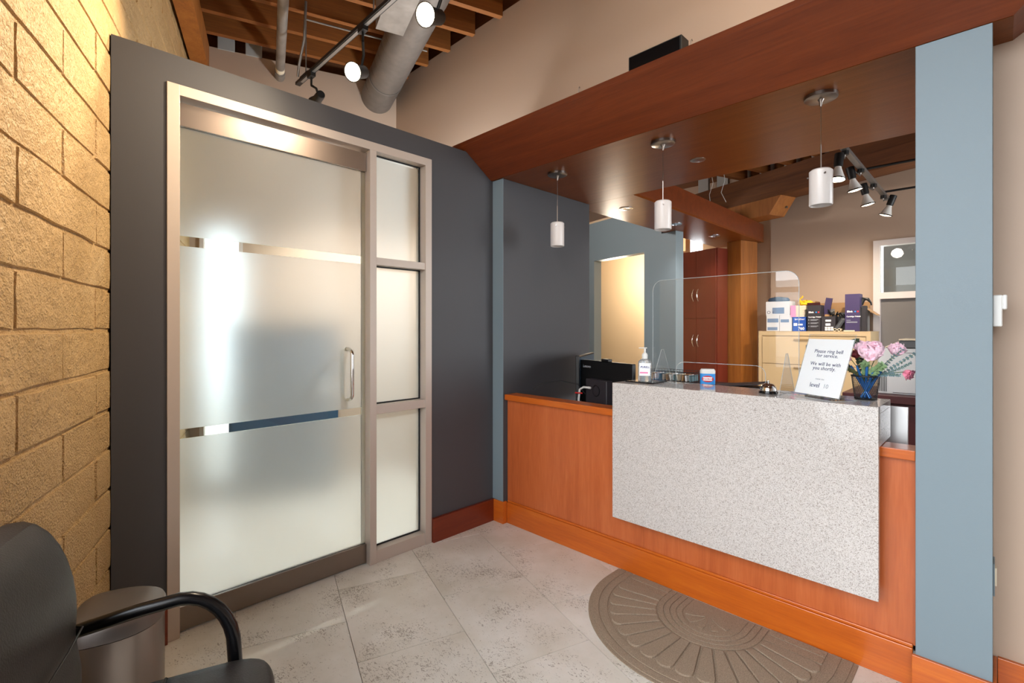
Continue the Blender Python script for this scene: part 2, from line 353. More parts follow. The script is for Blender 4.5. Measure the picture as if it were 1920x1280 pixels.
# ================================================================ THE SETTING
# ---- floor: slab and tiles laid on the building grid
floor = MB().box(-12, 4, -1.6, 11, -.12, -.012).build('floor', 'grout', org=(0, 0, 0)); tag(floor, 'grey beige stone tile floor of the reception', 'floor', kind='structure')
def ab(a, b): return A*a + N*b                     # grid coordinates to world
TA, TN, G = .63, .478, .003
tile_me = None
tm = MB().box(0, TA-G, 0, TN-G, -.012, 0)
for (row, b0) in [(k, .333+TN*(k-1)) for k in range(-3, 17)]:
    off = .32 if row % 2 == 0 else 0.0
    for c in range(-6, 10):
        a0 = 2.108+off-0.63*1 + TA*c - 2*TA
        ctr = ab(a0+TA/2, b0+TN/2)
        if not (-5.0 < ctr.x < 3.2 and -1.3 < ctr.y < 6.9): continue
        if (ctr-P0).dot(N) < -0.25: continue
        if tile_me is None:
            t = tm.build('tile', 'tile', org=(0, 0, 0)); tile_me = t.data
        else:
            t = bpy.data.objects.new('tile', tile_me); COL.objects.link(t)
        t.parent = floor; p = ab(a0, b0); t.location = (p.x, p.y, random.uniform(-.0004, .0004)); t.rotation_euler = (0, 0, PI-B)
        t.scale = (1, -1, 1)

# ---- block wall (building grid)
def wallframe():                                     # x runs towards the street side (+), y = out of wall into the room
    m = Matrix.Identity(4); X = -A; Y = N
    for i in range(3): m[i][0] = X[i]; m[i][1] = Y[i]; m[i][3] = P0[i]
    m[2][2] = 1; m[0][2] = m[1][2] = 0; m[2][0] = m[2][1] = 0; m[2][3] = 0
    return m
WF = wallframe()
S0, S1 = -2.45, 1.06                                 # window opening starts at S1
CH, BL = .165, .66
wl = MB(WF).box(S0, S1, -.2, -.0075, 0, 4.05).box(S1, 6.0, -.2, 0, 0, .35).box(S1, 6.0, -.2, 0, 3.65, 4.05).box(3.96, 6.0, -.2, 0, .35, 3.65)
wall_left = wl.build('wall_left', 'block', org=(0, 0, 0)); tag(wall_left, 'tan painted concrete block wall beside the chair', 'wall', kind='structure')
def block_mesh(L, H, seed):
    rnd = random.Random(seed); nx, nz = (5, 3) if L > .4 else (3, 3)
    m = MB(); vs = []; e = .007
    for k in range(nz+1):
        for i in range(nx+1):
            x = e+(L-2*e)*i/nx; z = e+(H-2*e)*k/nz
            edge = i in (0, nx) or k in (0, nz)
            y = rnd.uniform(-.0022, .0) if edge else rnd.uniform(-.0006, .0008)
            if edge:
                x += rnd.uniform(-.003, .003); z += rnd.uniform(-.0035, .0035)
            elif i == 1 or i == nx-1: pass
            vs.append((x, y, z))
    fs = [(k*(nx+1)+i, k*(nx+1)+i+1, (k+1)*(nx+1)+i+1, (k+1)*(nx+1)+i) for k in range(nz) for i in range(nx)]
    ring = list(range(nx+1))+[k*(nx+1)+nx for k in range(1, nz+1)]+[nz*(nx+1)+i for i in range(nx-1, -1, -1)]+[k*(nx+1) for k in range(nz-1, 0, -1)]
    n0 = len(vs)
    for r in ring:
        x, y, z = vs[r]; cx = (x-L/2)*.0; vs.append((min(max(x+(.003 if x > L/2 else -.003), .002), L-.002), -.009, min(max(z+(.003 if z > H/2 else -.003), .002), H-.002)))
    k = len(ring); fs += [(ring[i], n0+i, n0+(i+1) % k, ring[(i+1) % k]) for i in range(k)]
    m.add(vs, fs); o = m.build('block', 'block', org=(0, 0, 0))
    for i, p in enumerate(o.data.polygons): p.use_smooth = i < nx*nz
    me = o.data; me.set_sharp_from_angle(angle=R(28)); bpy.data.objects.remove(o); return me
full = [block_mesh(BL-.004, CH-.004, i) for i in range(7)]
cuts = {}
def put_block(me, s, z):
    b = bpy.data.objects.new('block', me); COL.objects.link(b); b.parent = wall_left
    b.matrix_local = WF @ Matrix.Translation((s+.002, random.uniform(-.0022, .0032), z+.002))
z0 = 1.391-8*CH; row = 0
while z0 < 3.85:
    zz = max(z0, 0.0); hh = min(CH-(zz-z0), 3.88-zz)
    s = (.175 if row % 2 == 0 else .507) - BL*6
    while s < S1:
        a, b = max(s, S0), min(s+BL, S1)
        if b-a > .05:
            if b-a > BL-.001 and hh > CH-.001: put_block(random.choice(full), a, zz)
            else:
                key = (round(b-a, 3), round(hh, 3))
                if key not in cuts: cuts[key] = block_mesh(b-a-.004, hh-.004, int((b-a)*1e4))
                put_block(cuts[key], a, zz)
        s += BL
    z0 += CH; row += 1

# ---- dark partition with the glazed opening
wp = MB().box(-2.74, -2.62, .25, .4425, 0, 2.63).box(-2.74, -2.62, .4425, 1.872, 2.50, 2.63).box(-2.74, -2.62, 1.872, 2.42, 0, 2.63)
tag(wp.build('wall_center', 'slate', org=(0, 0, 0)), 'dark slate partition around the frosted glass door', 'wall', kind='structure')
jw = MB().box(-2.74, -2.51, 2.42, 3.46, 0, 2.474)
o = jw.build('wall_jamb', 'slate', org=(0, 0, 0)); tag(o, 'dark slate side wall of the reception opening', 'wall', kind='structure')
o = MB().box(-2.618, -2.5095, 2.418, 2.421, .15, 2.474).build('trim_1', 'blue', org=(0, 0, 0)); tag(o, 'narrow light blue end strip beside the desk', 'trim', kind='structure')
# far wall of the hall on the building grid
FW0 = Vector((-4.245, 2.61, 0))
FM = Matrix.Identity(4)
for i in range(3): FM[i][0] = -N[i]; FM[i][1] = A[i]; FM[i][3] = FW0[i]
# x = distance from the right hand corner, y = into the wall; opening for a glazed door at x 1.16..1.52
fw = MB(FM).box(-.12, 1.34, 0, .14, 0, 3.80).box(1.34, 1.66, 0, .14, 2.3, 3.80).box(1.66, 1.80, 0, .14, 0, 3.80)
tag(MB(FM).box(-.12, 1.80, .08, .14, 3.8, 4.05).build('trim_3', 'deck', org=(0, 0, 0)), 'dark board added to close the light gap above the far hall wall', 'trim', kind='structure')  # added to stop sky light leaking in over the hall wall
tag(fw.build('wall_rear', 'beige', org=(0, 0, 0)), 'beige far wall of the hall behind the glass door', 'wall', kind='structure')
wr = MB().box(-9.2, -2.74, 2.61, 2.73, 0, 3.85).box(-2.74, -.115, 2.61, 2.73, 2.70, 3.85).box(-.115, 3.1, 2.61, 2.73, 0, 3.85)
MB().box(-4.4, 3.1, 2.68, 2.73, 3.85, 4.05).build('trim_2', 'deck', org=(0, 0, 0)); tag(bpy.data.objects['trim_2'], 'dark board added to close the light gap above the beige wall', 'trim', kind='structure')  # added to seal the bright gap between wall top and deck
o = wr.build('wall_back', 'beige', org=(0, 0, 0)); tag(o, 'tall beige wall rising above the wood canopy', 'wall', kind='structure')
o = MB().box(2.9, 3.1, -1.6, 2.73, 0, 3.9).build('wall_right', 'beige', org=(0, 0, 0)); tag(o, 'beige side wall of the lobby outside the view', 'wall', kind='structure')
colm = MB().box(-.222, -.012, 2.40, 2.61, .15, 2.474).build('wall_pier', 'blue', org=(0, 0, 0), bevel=.002); tag(colm, 'light blue square pier at the right end of the desk', 'wall', kind='structure')

# ---- baseboards
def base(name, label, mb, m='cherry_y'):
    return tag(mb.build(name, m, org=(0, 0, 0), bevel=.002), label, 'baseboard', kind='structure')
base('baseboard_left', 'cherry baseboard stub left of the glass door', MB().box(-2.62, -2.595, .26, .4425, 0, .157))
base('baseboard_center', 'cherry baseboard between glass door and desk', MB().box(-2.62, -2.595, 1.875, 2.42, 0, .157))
base('baseboard_jamb', 'short cherry baseboard wrapping the blue end strip', MB().box(-2.62, -2.497, 2.406, 2.4185, 0, .157).box(-2.5095, -2.497, 2.4185, 2.445, 0, .157), 'cherry_h')
base('baseboard_pier', 'cherry baseboard wrapping the light blue pier', MB().box(-.232, -.004, 2.386, 2.40, 0, .157).box(-.012, -.002, 2.40, 2.60, 0, .157), 'cherry_h')
base('baseboard_right', 'cherry baseboard on the beige wall right of the pier', MB().box(0.0, 2.9, 2.592, 2.61, 0, .157), 'cherry_h')

# ---- glass door and sidelight
x0 = -2.685; xf = -2.612
win1 = thing('window_1', (-2.65, 1.15, 0), 'aluminium door frame with frosted three pane sidelight', 'window', kind='structure')
def alu(name, *bx, m='alu'):
    mb = MB()
    for b in bx: mb.box(*b)
    return mb.build(name, m, win1, bevel=.0012)
alu('frame_jamb', (x0-.04, xf, .4425, .4906, 0, 2.50)); alu('frame_head', (x0-.04, xf, .4906, 1.824, 2.452, 2.50)); alu('frame_jamb', (x0-.04, xf, 1.824, 1.872, 0, 2.50))
alu('mullion', (x0-.04, xf, 1.431, 1.4732, 0, 2.452))
for zc, hh in ((1.80, .022), (.913, .026)): alu('crossbar', (x0-.02, xf-.006, 1.4732, 1.824, zc-hh, zc+hh))
alu('bottom_rail', (x0-.02, xf-.006, 1.4732, 1.824, 0, .075))
for a, b in ((.075, .887), (.939, 1.778), (1.822, 2.452)):
    alu('gasket', (x0-.003, x0+.01, 1.4732, 1.482, a, b), (x0-.003, x0+.01, 1.815, 1.824, a, b), (x0-.003, x0+.01, 1.482, 1.815, a, a+.008), (x0-.003, x0+.01, 1.482, 1.815, b-.008, b), m='rubber')
    g = MB().box(x0, x0+.006, 1.482, 1.815, a+.008, b-.008).build('pane', 'frost', win1)
door = thing('door_1', (-2.665, .96, 0), 'tall frosted glass door with steel rails and clear stripes', 'door', kind='structure')
dy0, dy1 = .494, 1.428
for (a, b) in ((.118, .887), (.932, 1.780), (1.828, 2.330)):
    MB().box(-2.678, -2.668, dy0+.001, dy1-.022, a, b).build('frosted_panel', 'frost', door)
MB().box(-2.678, -2.668, dy0+.001, dy1-.022, .887, .932).build('clear_stripe', 'clear', door)
MB().box(-2.678, -2.668, dy0+.001, dy1-.022, 1.780, 1.828).build('clear_stripe', 'clear', door)
MB().box(-2.678, -2.668, dy1-.022, dy1-.001, .118, 2.330).build('glass_edge', 'frost', door)
MB().box(-2.692, -2.652, dy0, dy1, 2.330, 2.436).build('top_rail', 'steel', door, bevel=.001)
MB().box(-2.692, -2.652, dy0, dy1, .008, .118).build('bottom_rail', 'steel', door, bevel=.001)
for sd, nm in ((1, 'pull_handle'), (-1, 'pull_handle')):
    pts = []; hx = -2.673+sd*.062; yh = 1.318
    for k in range(9): a = PI/2*k/8; pts.append((-2.673+sd*(.005+.057*math.sin(a)), yh, .985+.035-.035*math.cos(a)+.0))
    pts2 = []
    for k in range(9): a = PI/2*k/8; pts2.append((-2.673+sd*(.005+.057*math.cos(a)), yh, 1.245+.035*math.sin(a)))
    MB().tube([(-2.673+sd*.005, yh, .985)]+pts[1:]+pts2, .0105, 12).build(nm, 'chrome', door, smooth=True)

# ---- canopy
can = thing('wooden_canopy', (-1.3, 2.9, 2.476), 'dark cherry canopy with slanted fascia above the desk', 'canopy', kind='structure')
def fasc(poly): return poly
MB().box(-2.62, .04, 2.405, 3.46, 2.476, 2.496).build('soffit_panel', 'soffit', can)
v = [(-2.62,2.40,2.476),(.04,2.40,2.476),(.333,2.107,2.671),(-2.62,2.107,2.671),(-2.62,2.42,2.496),(.02,2.42,2.496),(.313,2.127,2.671),(-2.62,2.127,2.671)]
FB = [(0,1,2,3),(4,7,6,5),(0,4,5,1),(1,5,6,2),(2,6,7,3),(3,7,4,0)]
MB().add(v, FB).build('front_fascia', 'fascia', can)
v = [(-2.70,2.158,2.637),(-2.62,2.158,2.637),(-2.62,2.107,2.671),(-2.70,2.107,2.671),(-2.70,2.3,2.637),(-2.62,2.3,2.637),(-2.62,2.3,2.671),(-2.70,2.3,2.671)]
MB().add(v, FB).build('fascia_notch', 'fascia', can)
v = [(.04,2.40,2.476),(.04,2.61,2.476),(.333,2.61,2.671),(.333,2.107,2.671),(.02,2.42,2.496),(.02,2.61,2.496),(.313,2.61,2.671),(.313,2.127,2.671)]
MB().add(v, FB).build('end_fascia', 'fascia', can)
MB().box(-2.62, .30, 2.13, 2.61, 2.655, 2.668).build('top_board', 'fascia', can)
MB().box(-2.62, .04, 3.44, 3.46, 2.496, 2.70).build('back_fascia', 'fascia', can)
can2 = thing('wooden_bulkhead', (-2.36, 5, 2.476), 'cherry bulkhead with downlights running back from the canopy', 'bulkhead', kind='structure')
MB().box(-2.655, -2.08, 3.462, 6.55, 2.476, 2.496).build('soffit_panel', 'soffit', can2)
MB().box(-2.10, -2.08, 3.462, 6.55, 2.496, 2.70).build('side_fascia', 'fascia', can2)
MB().box(-2.655, -2.635, 3.462, 6.55, 2.496, 2.70).build('side_fascia', 'fascia', can2)
MB().box(-2.635, -2.10, 6.53, 6.55, 2.496, 2.70).build('end_fascia', 'fascia', can2)

# ---- passage wall with the doorway, room beyond, office walls
dirL = Vector((-.9705, .241, 0)); dirB = Vector((.241, .9705, 0)); BC = Vector((-2.508, 5.058, 0))
BM = Matrix.Identity(4)
for i in range(3): BM[i][0] = dirL[i]; BM[i][1] = dirB[i]; BM[i][3] = BC[i]
bw = MB(BM).box(0, .463, 0, .125, 0, 2.474).box(.463, 1.36, 0, .125, 2.30, 2.474).box(1.36, 6.4, 0, .125, 0, 2.474).box(.2, 6.4, 0, .125, 2.474, 2.81)
tag(bw.build('wall_passage', 'blue', org=(0, 0, 0)), 'light blue wall with a doorway into a warm lit room', 'wall', kind='structure')
ww = MB(BM).box(.93, 6.3, 1.3, 1.4, 0, 2.83).box(.93, .98, .85, 1.3, 0, 2.474).prism([(.33, .127), (.38, .127), (.98, .85), (.93, .85)], 0, 2.474).box(6.3, 6.4, .13, 1.4, 0, 2.83)
tag(ww.build('wall_inner', 'warmwall', org=(0, 0, 0)), 'warm yellow wall seen through the doorway', 'wall', kind='structure')
MB(BM).box(.33, 6.4, .13, 1.4, 2.83, 2.88).build('ceiling_inner', 'warmwall', org=(0, 0, 0))
tag(bpy.data.objects['ceiling_inner'], 'ceiling of the warm lit room', 'ceiling', kind='structure')
light('warm room light', 'POINT', BM @ Vector((1.6, .6, 2.2)), 48, (1, .86, .68), size=.15)
of = MB().box(-2.016, -.97, 6.62, 6.75, 0, 3.5).box(-.97, 3.1, 6.62, 6.75, 2.36, 3.5).box(.6, 3.1, 6.62, 6.75, 0, 2.36).box(-.97, .6, 6.62, 6.75, 0, .9).box(-2.016, -1.9, 6.75, 6.9, 0, 3.5).box(-3.0, -1.9, 6.88, 7.0, 0, 3.5).box(-9.2, -3.0, 6.88, 7.0, 2.9, 3.5)
tag(of.build('wall_office', 'beige', org=(0, 0, 0)), 'beige back wall of the office above the filing cabinet', 'wall', kind='structure')
MB().box(-9.2, -9.1, 2.61, 7.9, 0, 3.5).build('wall_side', 'beige', org=(0, 0, 0)); tag(bpy.data.objects['wall_side'], 'side wall beyond the passage', 'wall', kind='structure')
o = MB().box(2.9, 3.1, 2.73, 6.75, 0, .8).box(2.9, 3.1, 2.73, 6.75, 2.6, 3.5).box(2.9, 3.1, 2.73, 3.2, .8, 2.6).box(2.9, 3.1, 6.2, 6.75, .8, 2.6).build('wall_office_right', 'beige', org=(0, 0, 0)); tag(o, 'office side wall with an opening added outside the view for daylight', 'wall', kind='structure')  # unseen opening added to let daylight into the office
portal('office daylight', (2.95, 4.7, 1.7), (-1, 0, 0), 1.8, 3.0)

# ---- interior office window
w2 = thing('window_2', (-.6, 6.62, .9), 'white framed interior office window with grey lower blind', 'window', kind='structure')
wx0, wx1 = -.93, .55
MB().box(wx0-.04, wx0+.02, 6.60, 6.70, .9, 2.30).box(wx1-.02, wx1+.05, 6.60, 6.70, .9, 2.30).box(wx0-.04, wx1+.05, 6.60, 6.70, 2.30, 2.36).box(wx0-.04, wx1+.05, 6.60, 6.70, .9, .95).build('frame', 'winframe', w2)
MB().box(wx0+.02, wx1-.02, 6.60, 6.70, 1.72, 1.79).build('crossbar', 'winframe', w2)
MB().box(wx0+.02, wx1-.02, 6.65, 6.655, 1.79, 2.30).build('pane', 'clear', w2)
MB().box(wx0+.02, wx1-.02, 6.66, 6.665, .95, 1.72).build('lower_blind', 'greyblind', w2)
o = MB().box(-1.0, .7, 7.5, 7.6, .5, 3.0).build('wall_beyond', M['pgray'], org=(0, 0, 0)); tag(o, 'dim wall beyond the office window', 'wall', kind='structure')

# ---- ceilings: deck, joists
ceil = MB().box(-7, 3.3, -1.7, 2.75, 4.05, 4.12).build('ceiling', 'deck', org=(0, 0, 0)); tag(ceil, 'exposed timber ceiling of dark joists and deck boards', 'ceiling', kind='structure')
JM = Matrix.Identity(4)
jo = MB().box(-1.3, 6.5, -.0225, .0225, 3.81, 4.05)
ceiling_joist_me = None
def joist_len(a):                                    # clip joists at the block wall and the beige wall
    # point = A*a + N*b ; block wall: b = P0.dot(N); back wall: y = 2.61
    b0 = P0.dot(N)+.012; b1 = (2.61-A.y*a)/N.y
    return b0, b1
for k in range(22):
    a = 4.65-.31*k; b0, b1 = joist_len(a)
    p = [ab(a-.0225, b0), ab(a+.0225, b0), ab(a+.0225, b1+.02), ab(a-.0225, b1)]
    org = ab(a, b0); Lm = MB()
    # joist modelled along its own y so that the grain follows it
    ln = (b1-b0); Lm.box(-.0225, .0225, 0, ln, 0, .24)
    j = Lm.build('joist', 'joist', org=(0, 0, 0)); j.parent = ceil; j.location = (org.x, org.y, 3.81); j.rotation_euler = (0, 0, -B)
led = MB(); led.box(S0, 1.4, 0.012, .13, 3.6, 3.80); 
o = MB().box(0, S0*-1+1.4, 0, .12, 0, .22).build('ledger_beam', M['timber'], org=(0, 0, 0)); o.parent = ceil
o.location = P0+A*(-S0)+N*.02+Vector((0, 0, 3.585)); o.rotation_euler = (0, 0, PI*0-B)
oc = MB().box(-9.2, 3.1, 2.73, 7.0, 3.46, 3.52).build('ceiling_office', 'deck', org=(0, 0, 0)); tag(oc, 'dark timber ceiling over the office', 'ceiling', kind='structure')
for k in range(18):
    a = -1.2+.31*k; q = ab(a, 0)
    b1 = (6.6-A.y*a)/N.y; b0 = (2.78-A.y*a)/N.y
    if b1 < b0: continue
    j = MB().box(-.03, .03, 0, b1-b0, 0, .24).build('joist', 'joist', org=(0, 0, 0)); j.parent = oc
    p = ab(a, b0); j.location = (p.x, p.y, 3.22); j.rotation_euler = (0, 0, -B)

# ---- lobby window in the block wall line (behind the camera)
w3 = thing('window_3', WF @ Vector((3.2, -.1, .35)), 'large white framed street window behind the viewer', 'window', kind='structure')
fr = MB(WF)
for s in (S1, 2.5, 3.9): fr.box(s, s+.06, -.12, -.05, .35, 3.65)
fr.box(S1, 3.96, -.12, -.05, .35, .41).box(S1, 3.96, -.12, -.05, 3.59, 3.65)
fr.build('frame', 'winframe', w3); MB(WF).box(S1+.06, 3.9, -.11, -.06, 1.76, 1.81).build('crossbar', 'winframe', w3)
pc = WF @ Vector((2.51, -.15, 2.0)); portal('street daylight', pc, N, 3.3, 2.9)
pd = FM @ Vector((1.50, .1, 1.15)); portal('hall daylight', pd, -A, 2.3, .30)
# outside
o = MB().box(-30, 40, -40, -1.9, -.3, -.15).build('pavement', 'asphalt', org=(0, 0, 0)); tag(o, 'grey pavement and street outside the window', 'ground', kind='structure')
fb = thing('street_building', (-2, -24, -.15), 'pale low building across the street seen only in reflection', 'building')
MB().box(-24, 18, -27, -24, -.15, 4.0).build('wall', 'facade', fb)
for i in range(12): MB().box(-22+3.3*i, -20.4+3.3*i, -24.02, -23.98, 1.2, 2.9).build('window', 'outwin', fb)
# glazed door frame at the end of the hall
d2 = thing('door_2', FM @ Vector((1.50, .05, 0)), 'white framed glazed door at the far end of the hall', 'door', kind='structure')
MB(FM).box(1.34, 1.37, -.02, .1, 0, 2.3).box(1.63, 1.66, -.02, .1, 0, 2.3).box(1.37, 1.63, -.02, .1, 2.26, 2.3).box(1.37, 1.63, 0, .08, 0, .1).build('frame', 'winframe', d2)
MB(FM).box(1.37, 1.63, .03, .036, .1, 2.26).build('pane', 'frost', d2)

# ================================================================ RECEPTION DESK
desk = thing('reception_desk', (-1.35, 2.5, 0), 'cherry veneer reception desk with plinth board and low ledge', 'desk')
MB().box(-2.505, -1.41, 2.46, 2.54, .157, .885).build('front_panel', 'cherry_v', desk)
MB().box(-1.409, -.224, 2.46, 2.54, .157, .885).build('front_panel', 'cherry_v', desk)
MB().box(-2.497, -.234, 2.444, 2.46, 0, .150).box(-2.497, -.234, 2.450, 2.46, .150, .163).build('plinth_board', 'cherry_h', desk, bevel=.003)
MB().box(-2.505, -.224, 2.428, 2.55, .885, .925).build('ledge', 'cherry_h', desk, bevel=.003)
MB().box(-2.505, -.224, 2.56, 3.25, .72, .745).build('work_surface', 'maroon', desk)
for sx0 in (-1.2, -2.5, -.27): MB().box(sx0, sx0+.04, 2.74, 3.2, 0, .72).build('support_panel', 'maroon', desk)
ct = thing('stone_counter', (-.95, 2.5, .32), 'speckled pale quartz transaction counter hung over the desk front', 'counter')
MB().box(-1.558, -.331, 2.37, 2.40, .322, 1.089).build('front_slab', 'stone', ct, bevel=.0015)
MB().box(-1.558, -.331, 2.40, 2.67, 1.059, 1.089).build('top_slab', 'stone', ct, bevel=.0015)
MB().box(-.361, -.331, 2.40, 2.67, .927, 1.059).build('end_slab', 'stone', ct, bevel=.0015)
MB().box(-1.558, -1.528, 2.40, 2.67, .927, 1.059).build('end_slab', 'stone', ct, bevel=.0015)
MB().box(-1.5, -.39, 2.40, 2.44, .36, .9).box(-1.5, -.39, 2.44, 2.65, .94, 1.055).build('inner_frame', 'maroon', ct)

# ================================================================ COUNTER ITEMS
TOP = 1.0895
sh = thing('sneeze_guard', (-1.04, 2.58, TOP), 'clear acrylic sneeze guard with rounded corners standing on the stone counter', 'screen')
# panel outline with pass-through
def arc(cx, cz, r, a0, a1, n=8): return [(cx+r*math.cos(R(a0+(a1-a0)*i/n)), cz+r*math.sin(R(a0+(a1-a0)*i/n))) for i in range(n+1)]
xl, xr, zt = -1.42, -.663, 1.675; cl, cr, cz_ = -1.277, -.81, 1.212
out = [(xl, TOP), (cl, TOP)]+arc(cl+.045, cz_-.045, .045, 180, 90)+arc(cr-.045, cz_-.045, .045, 90, 0)+[(cr, TOP), (xr, TOP)]+arc(xr-.06, zt-.06, .06, 0, 90)+arc(xl+.06, zt-.06, .06, 90, 180)
def vprism(mb, poly, y0, y1):
    n = len(poly); vs = [(p[0], y0, p[1]) for p in poly]+[(p[0], y1, p[1]) for p in poly]
    # triangulate concave outline through a simple split: left leg, right leg, top body
    return mb.add(vs, [(i, (i+1) % n, n+(i+1) % n, n+i) for i in range(n)])
pm = MB()
def plate(poly):
    n = len(poly); vs = [(p[0], 2.578, p[1]) for p in poly]+[(p[0], 2.583, p[1]) for p in poly]
    pm.add(vs, [tuple(range(n)), tuple(range(2*n-1, n-1, -1))])
L1 = arc(cl+.045, cz_-.045, .045, 180, 90); R1 = arc(cr-.045, cz_-.045, .045, 90, 0)
plate([(xl, TOP), (cl, TOP)]+L1+[(xl, cz_)])
plate([(cr, TOP), (xr, TOP), (xr, cz_)]+R1[:-1])
plate([(xl, cz_), (xr, cz_)]+arc(xr-.06, zt-.06, .06, 0, 90)+arc(xl+.06, zt-.06, .06, 90, 180))
pm.build('panel', 'acrylic', sh)
em = MB(); em.tube([(p[0], 2.5805, p[1]) for p in out], .0016, 5, closed=True); em.build('polished_edge', 'acrylic_edge', sh)
for fx in (-1.36, -.715):
    fm = MB(Matrix.Identity(4)); tri = [(2.46, TOP), (2.70, TOP), (2.595, 1.278), (2.568, 1.278)]
    fm.add([(fx-.002, p[0], p[1]) for p in tri]+[(fx+.002, p[0], p[1]) for p in tri], [(0,1,2,3),(7,6,5,4)])
    fo = fm.build('foot', 'acrylic', sh)
    MB().tube([(fx, p[0], p[1]) for p in tri], .0014, 4, closed=True).build('foot_edge', 'acrylic_edge', fo)

ht = thing('hand_sanitizer', (-1.443, 2.53, TOP+.006), 'clear pump bottle of hand sanitizer with white and pink label on the counter', 'bottle')
c0 = (-1.443, 2.53, TOP+.006)
MB().box(-1.53, -1.35, 2.46, 2.62, TOP, TOP+.006, .002).build('black_tray', 'blackgloss', None); tag(bpy.data.objects['black_tray'], 'flat black glossy tray under the sanitizer bottle', 'tray')
def superring(cx, cy, rx, ry, z, n=24, e=2.6):
    r = []
    for i in range(n):
        a = 2*PI*i/n; c, s_ = math.cos(a), math.sin(a)
        r.append((cx+rx*math.copysign(abs(c)**(2/e), c), cy+ry*math.copysign(abs(s_)**(2/e), s_), z))
    return r
bm_ = MB(frame(c0, R(28)))
bm_.loft([superring(0, 0, rx, ry, z, 24, 3) for rx, ry, z in ((.036, .022, 0), (.038, .024, .004), (.038, .024, .10), (.036, .022, .112), (.024, .018, .124), (.013, .013, .130))]); bm_.build('bottle_body', 'gel', ht, smooth=True)
MB(frame(c0, 0)).lathe([(.0, .128), (.016, .128), (.017, .150), (.013, .158), (.006, .164), (.0055, .186), (0, .186)], n=20).build('pump_collar', 'white', ht, smooth=True)
MB(frame(c0, R(28))).box(-.012, .012, -.006, .006, .186, .193, .002).box(-.034, -.010, -.004, .004, .187, .192, .0015).build('pump_head', 'white', ht)
lb = MB(frame(c0, R(28))); lb.box(-.030, .030, -.0262, -.0250, .032, .104); lab = lb.build('front_label', 'paper', ht)
MB(frame(c0, R(28))).box(-.027, .018, -.0268, -.0262, .044, .054).build('pink_band', 'pinkprint', lab)
fR = frame(c0, R(28)).to_3x3()
text('PURELL', .0155, upright(frame(c0, R(28)) @ Vector((-.025, -.0268, .076)), fR @ Vector((1, 0, 0))), 'navy', lab, shear=.3, off=.0004)

wb = thing('wire_basket', (-1.42, 2.90, .99), 'low black wire basket of tea packets behind the counter', 'basket')
bk = MB(); X0, X1, Y0, Y1 = -1.60, -1.27, 2.80, 2.95; Zb, Zt = 1.075, 1.135
for z in (Zb, (Zb+Zt)/2+.012, Zt): bk.tube([(X0, Y0, z), (X1, Y0, z), (X1, Y1, z), (X0, Y1, z)], .0016, 5, closed=True)
for i in range(17):
    x = X0+(X1-X0)*i/16
    for y in (Y0, Y1): bk.rod((x, y, Zb), (x, y, Zt), .0011, n=5)
    bk.rod((x, Y0, Zb), (x, Y1, Zb), .0011, n=5)
for i in range(7):
    y = Y0+(Y1-Y0)*i/6
    for x in (X0, X1): bk.rod((x, y, Zb), (x, y, Zt), .0011, n=5)
bk.build('wires', 'black', wb)
shelf = MB().box(-1.61, -1.02, 2.70, 3.0, 1.055, 1.072).box(-1.61, -1.59, 2.70, 3.0, .745, 1.055).box(-1.04, -1.02, 2.70, 3.0, .745, 1.055).build('desk_riser', 'maroon', org=(-1.34, 2.85, .745)); tag(shelf, 'dark riser shelf behind the stone counter', 'shelf')
wb.location.z = .99
for i in range(12):
    x = X0+.02+i*.025
    o = MB(Matrix.Translation((x, 2.87, 1.078)) @ Matrix.Rotation(R(random.uniform(-12, 12)), 4, 'Y')).box(-.0035, .0035, -.055, .055, 0, .034+.006*random.random()).build('tea_packet', ['cream', 'kraft', 'paper', 'leafb'][i % 4])
    tag(o, ('cream', 'brown', 'white', 'blue green')[i % 4]+' paper packet standing in the wire basket, '+('first', 'second', 'third', 'fourth', 'fifth', 'sixth', 'seventh', 'eighth', 'ninth', 'tenth', 'eleventh', 'last')[i]+' from the left', 'packet', 'packets in the wire basket')
cx, cy = -1.205, 2.83
wp_ = thing('wipes_tub', (cx, cy, 1.073), 'blue tub of disinfecting wipes with white lid right of the wire basket', 'tub')
Q = frame((cx, cy, 1.073), R(24))
MB(Q).loft([superring(0, 0, .042, .03, z, 20, 4) for z in (0, .003, .062)]).build('tub_body', 'skyprint', wp_, smooth=True)
MB(Q).loft([superring(0, 0, rx, rx*.72, z, 20, 4) for rx, z in ((.0425, .062), (.0425, .078), (.036, .088))]).build('lid', 'white', wp_, smooth=True)
ov = MB(Q); n = 20
ov.add([(.032*math.cos(2*PI*i/n), -.0325, .032+.019*math.sin(2*PI*i/n)) for i in range(n)]+[(.032*math.cos(2*PI*i/n), -.0305, .032+.019*math.sin(2*PI*i/n)) for i in range(n)], [tuple(range(n))]+[(i, (i+1) % n, n+(i+1) % n, n+i) for i in range(n)])
ovo = ov.build('oval_mark', 'redprint', wp_)
MB(Q).box(-.024, .024, -.0335, -.0325, .022, .042).build('white_bar', 'paper', ovo)
text('CLOROX', .0125, upright(Q @ Vector((-.0235, -.034, .0275)), Q.to_3x3() @ Vector((1, 0, 0))), 'redprint', ovo, off=.0004)
lap = thing('letter_tray', (-1.08, 2.86, .99), 'dark brown letter tray tilted behind the wipes tub', 'tray')
MB(Matrix.Translation((-1.10, 2.80, 1.073)) @ Matrix.Rotation(R(-7), 4, 'Y')).box(-.07, .20, -.06, .14, 0, .006, .002).build('tray_top', M['blackbox'], lap)
MB(Matrix.Translation((-1.10, 2.80, 1.045))).box(.0, .19, -.06, .14, .0, .028).build('tray_body', 'black', lap)
lap.location = (-1.08, 2.86, .99)

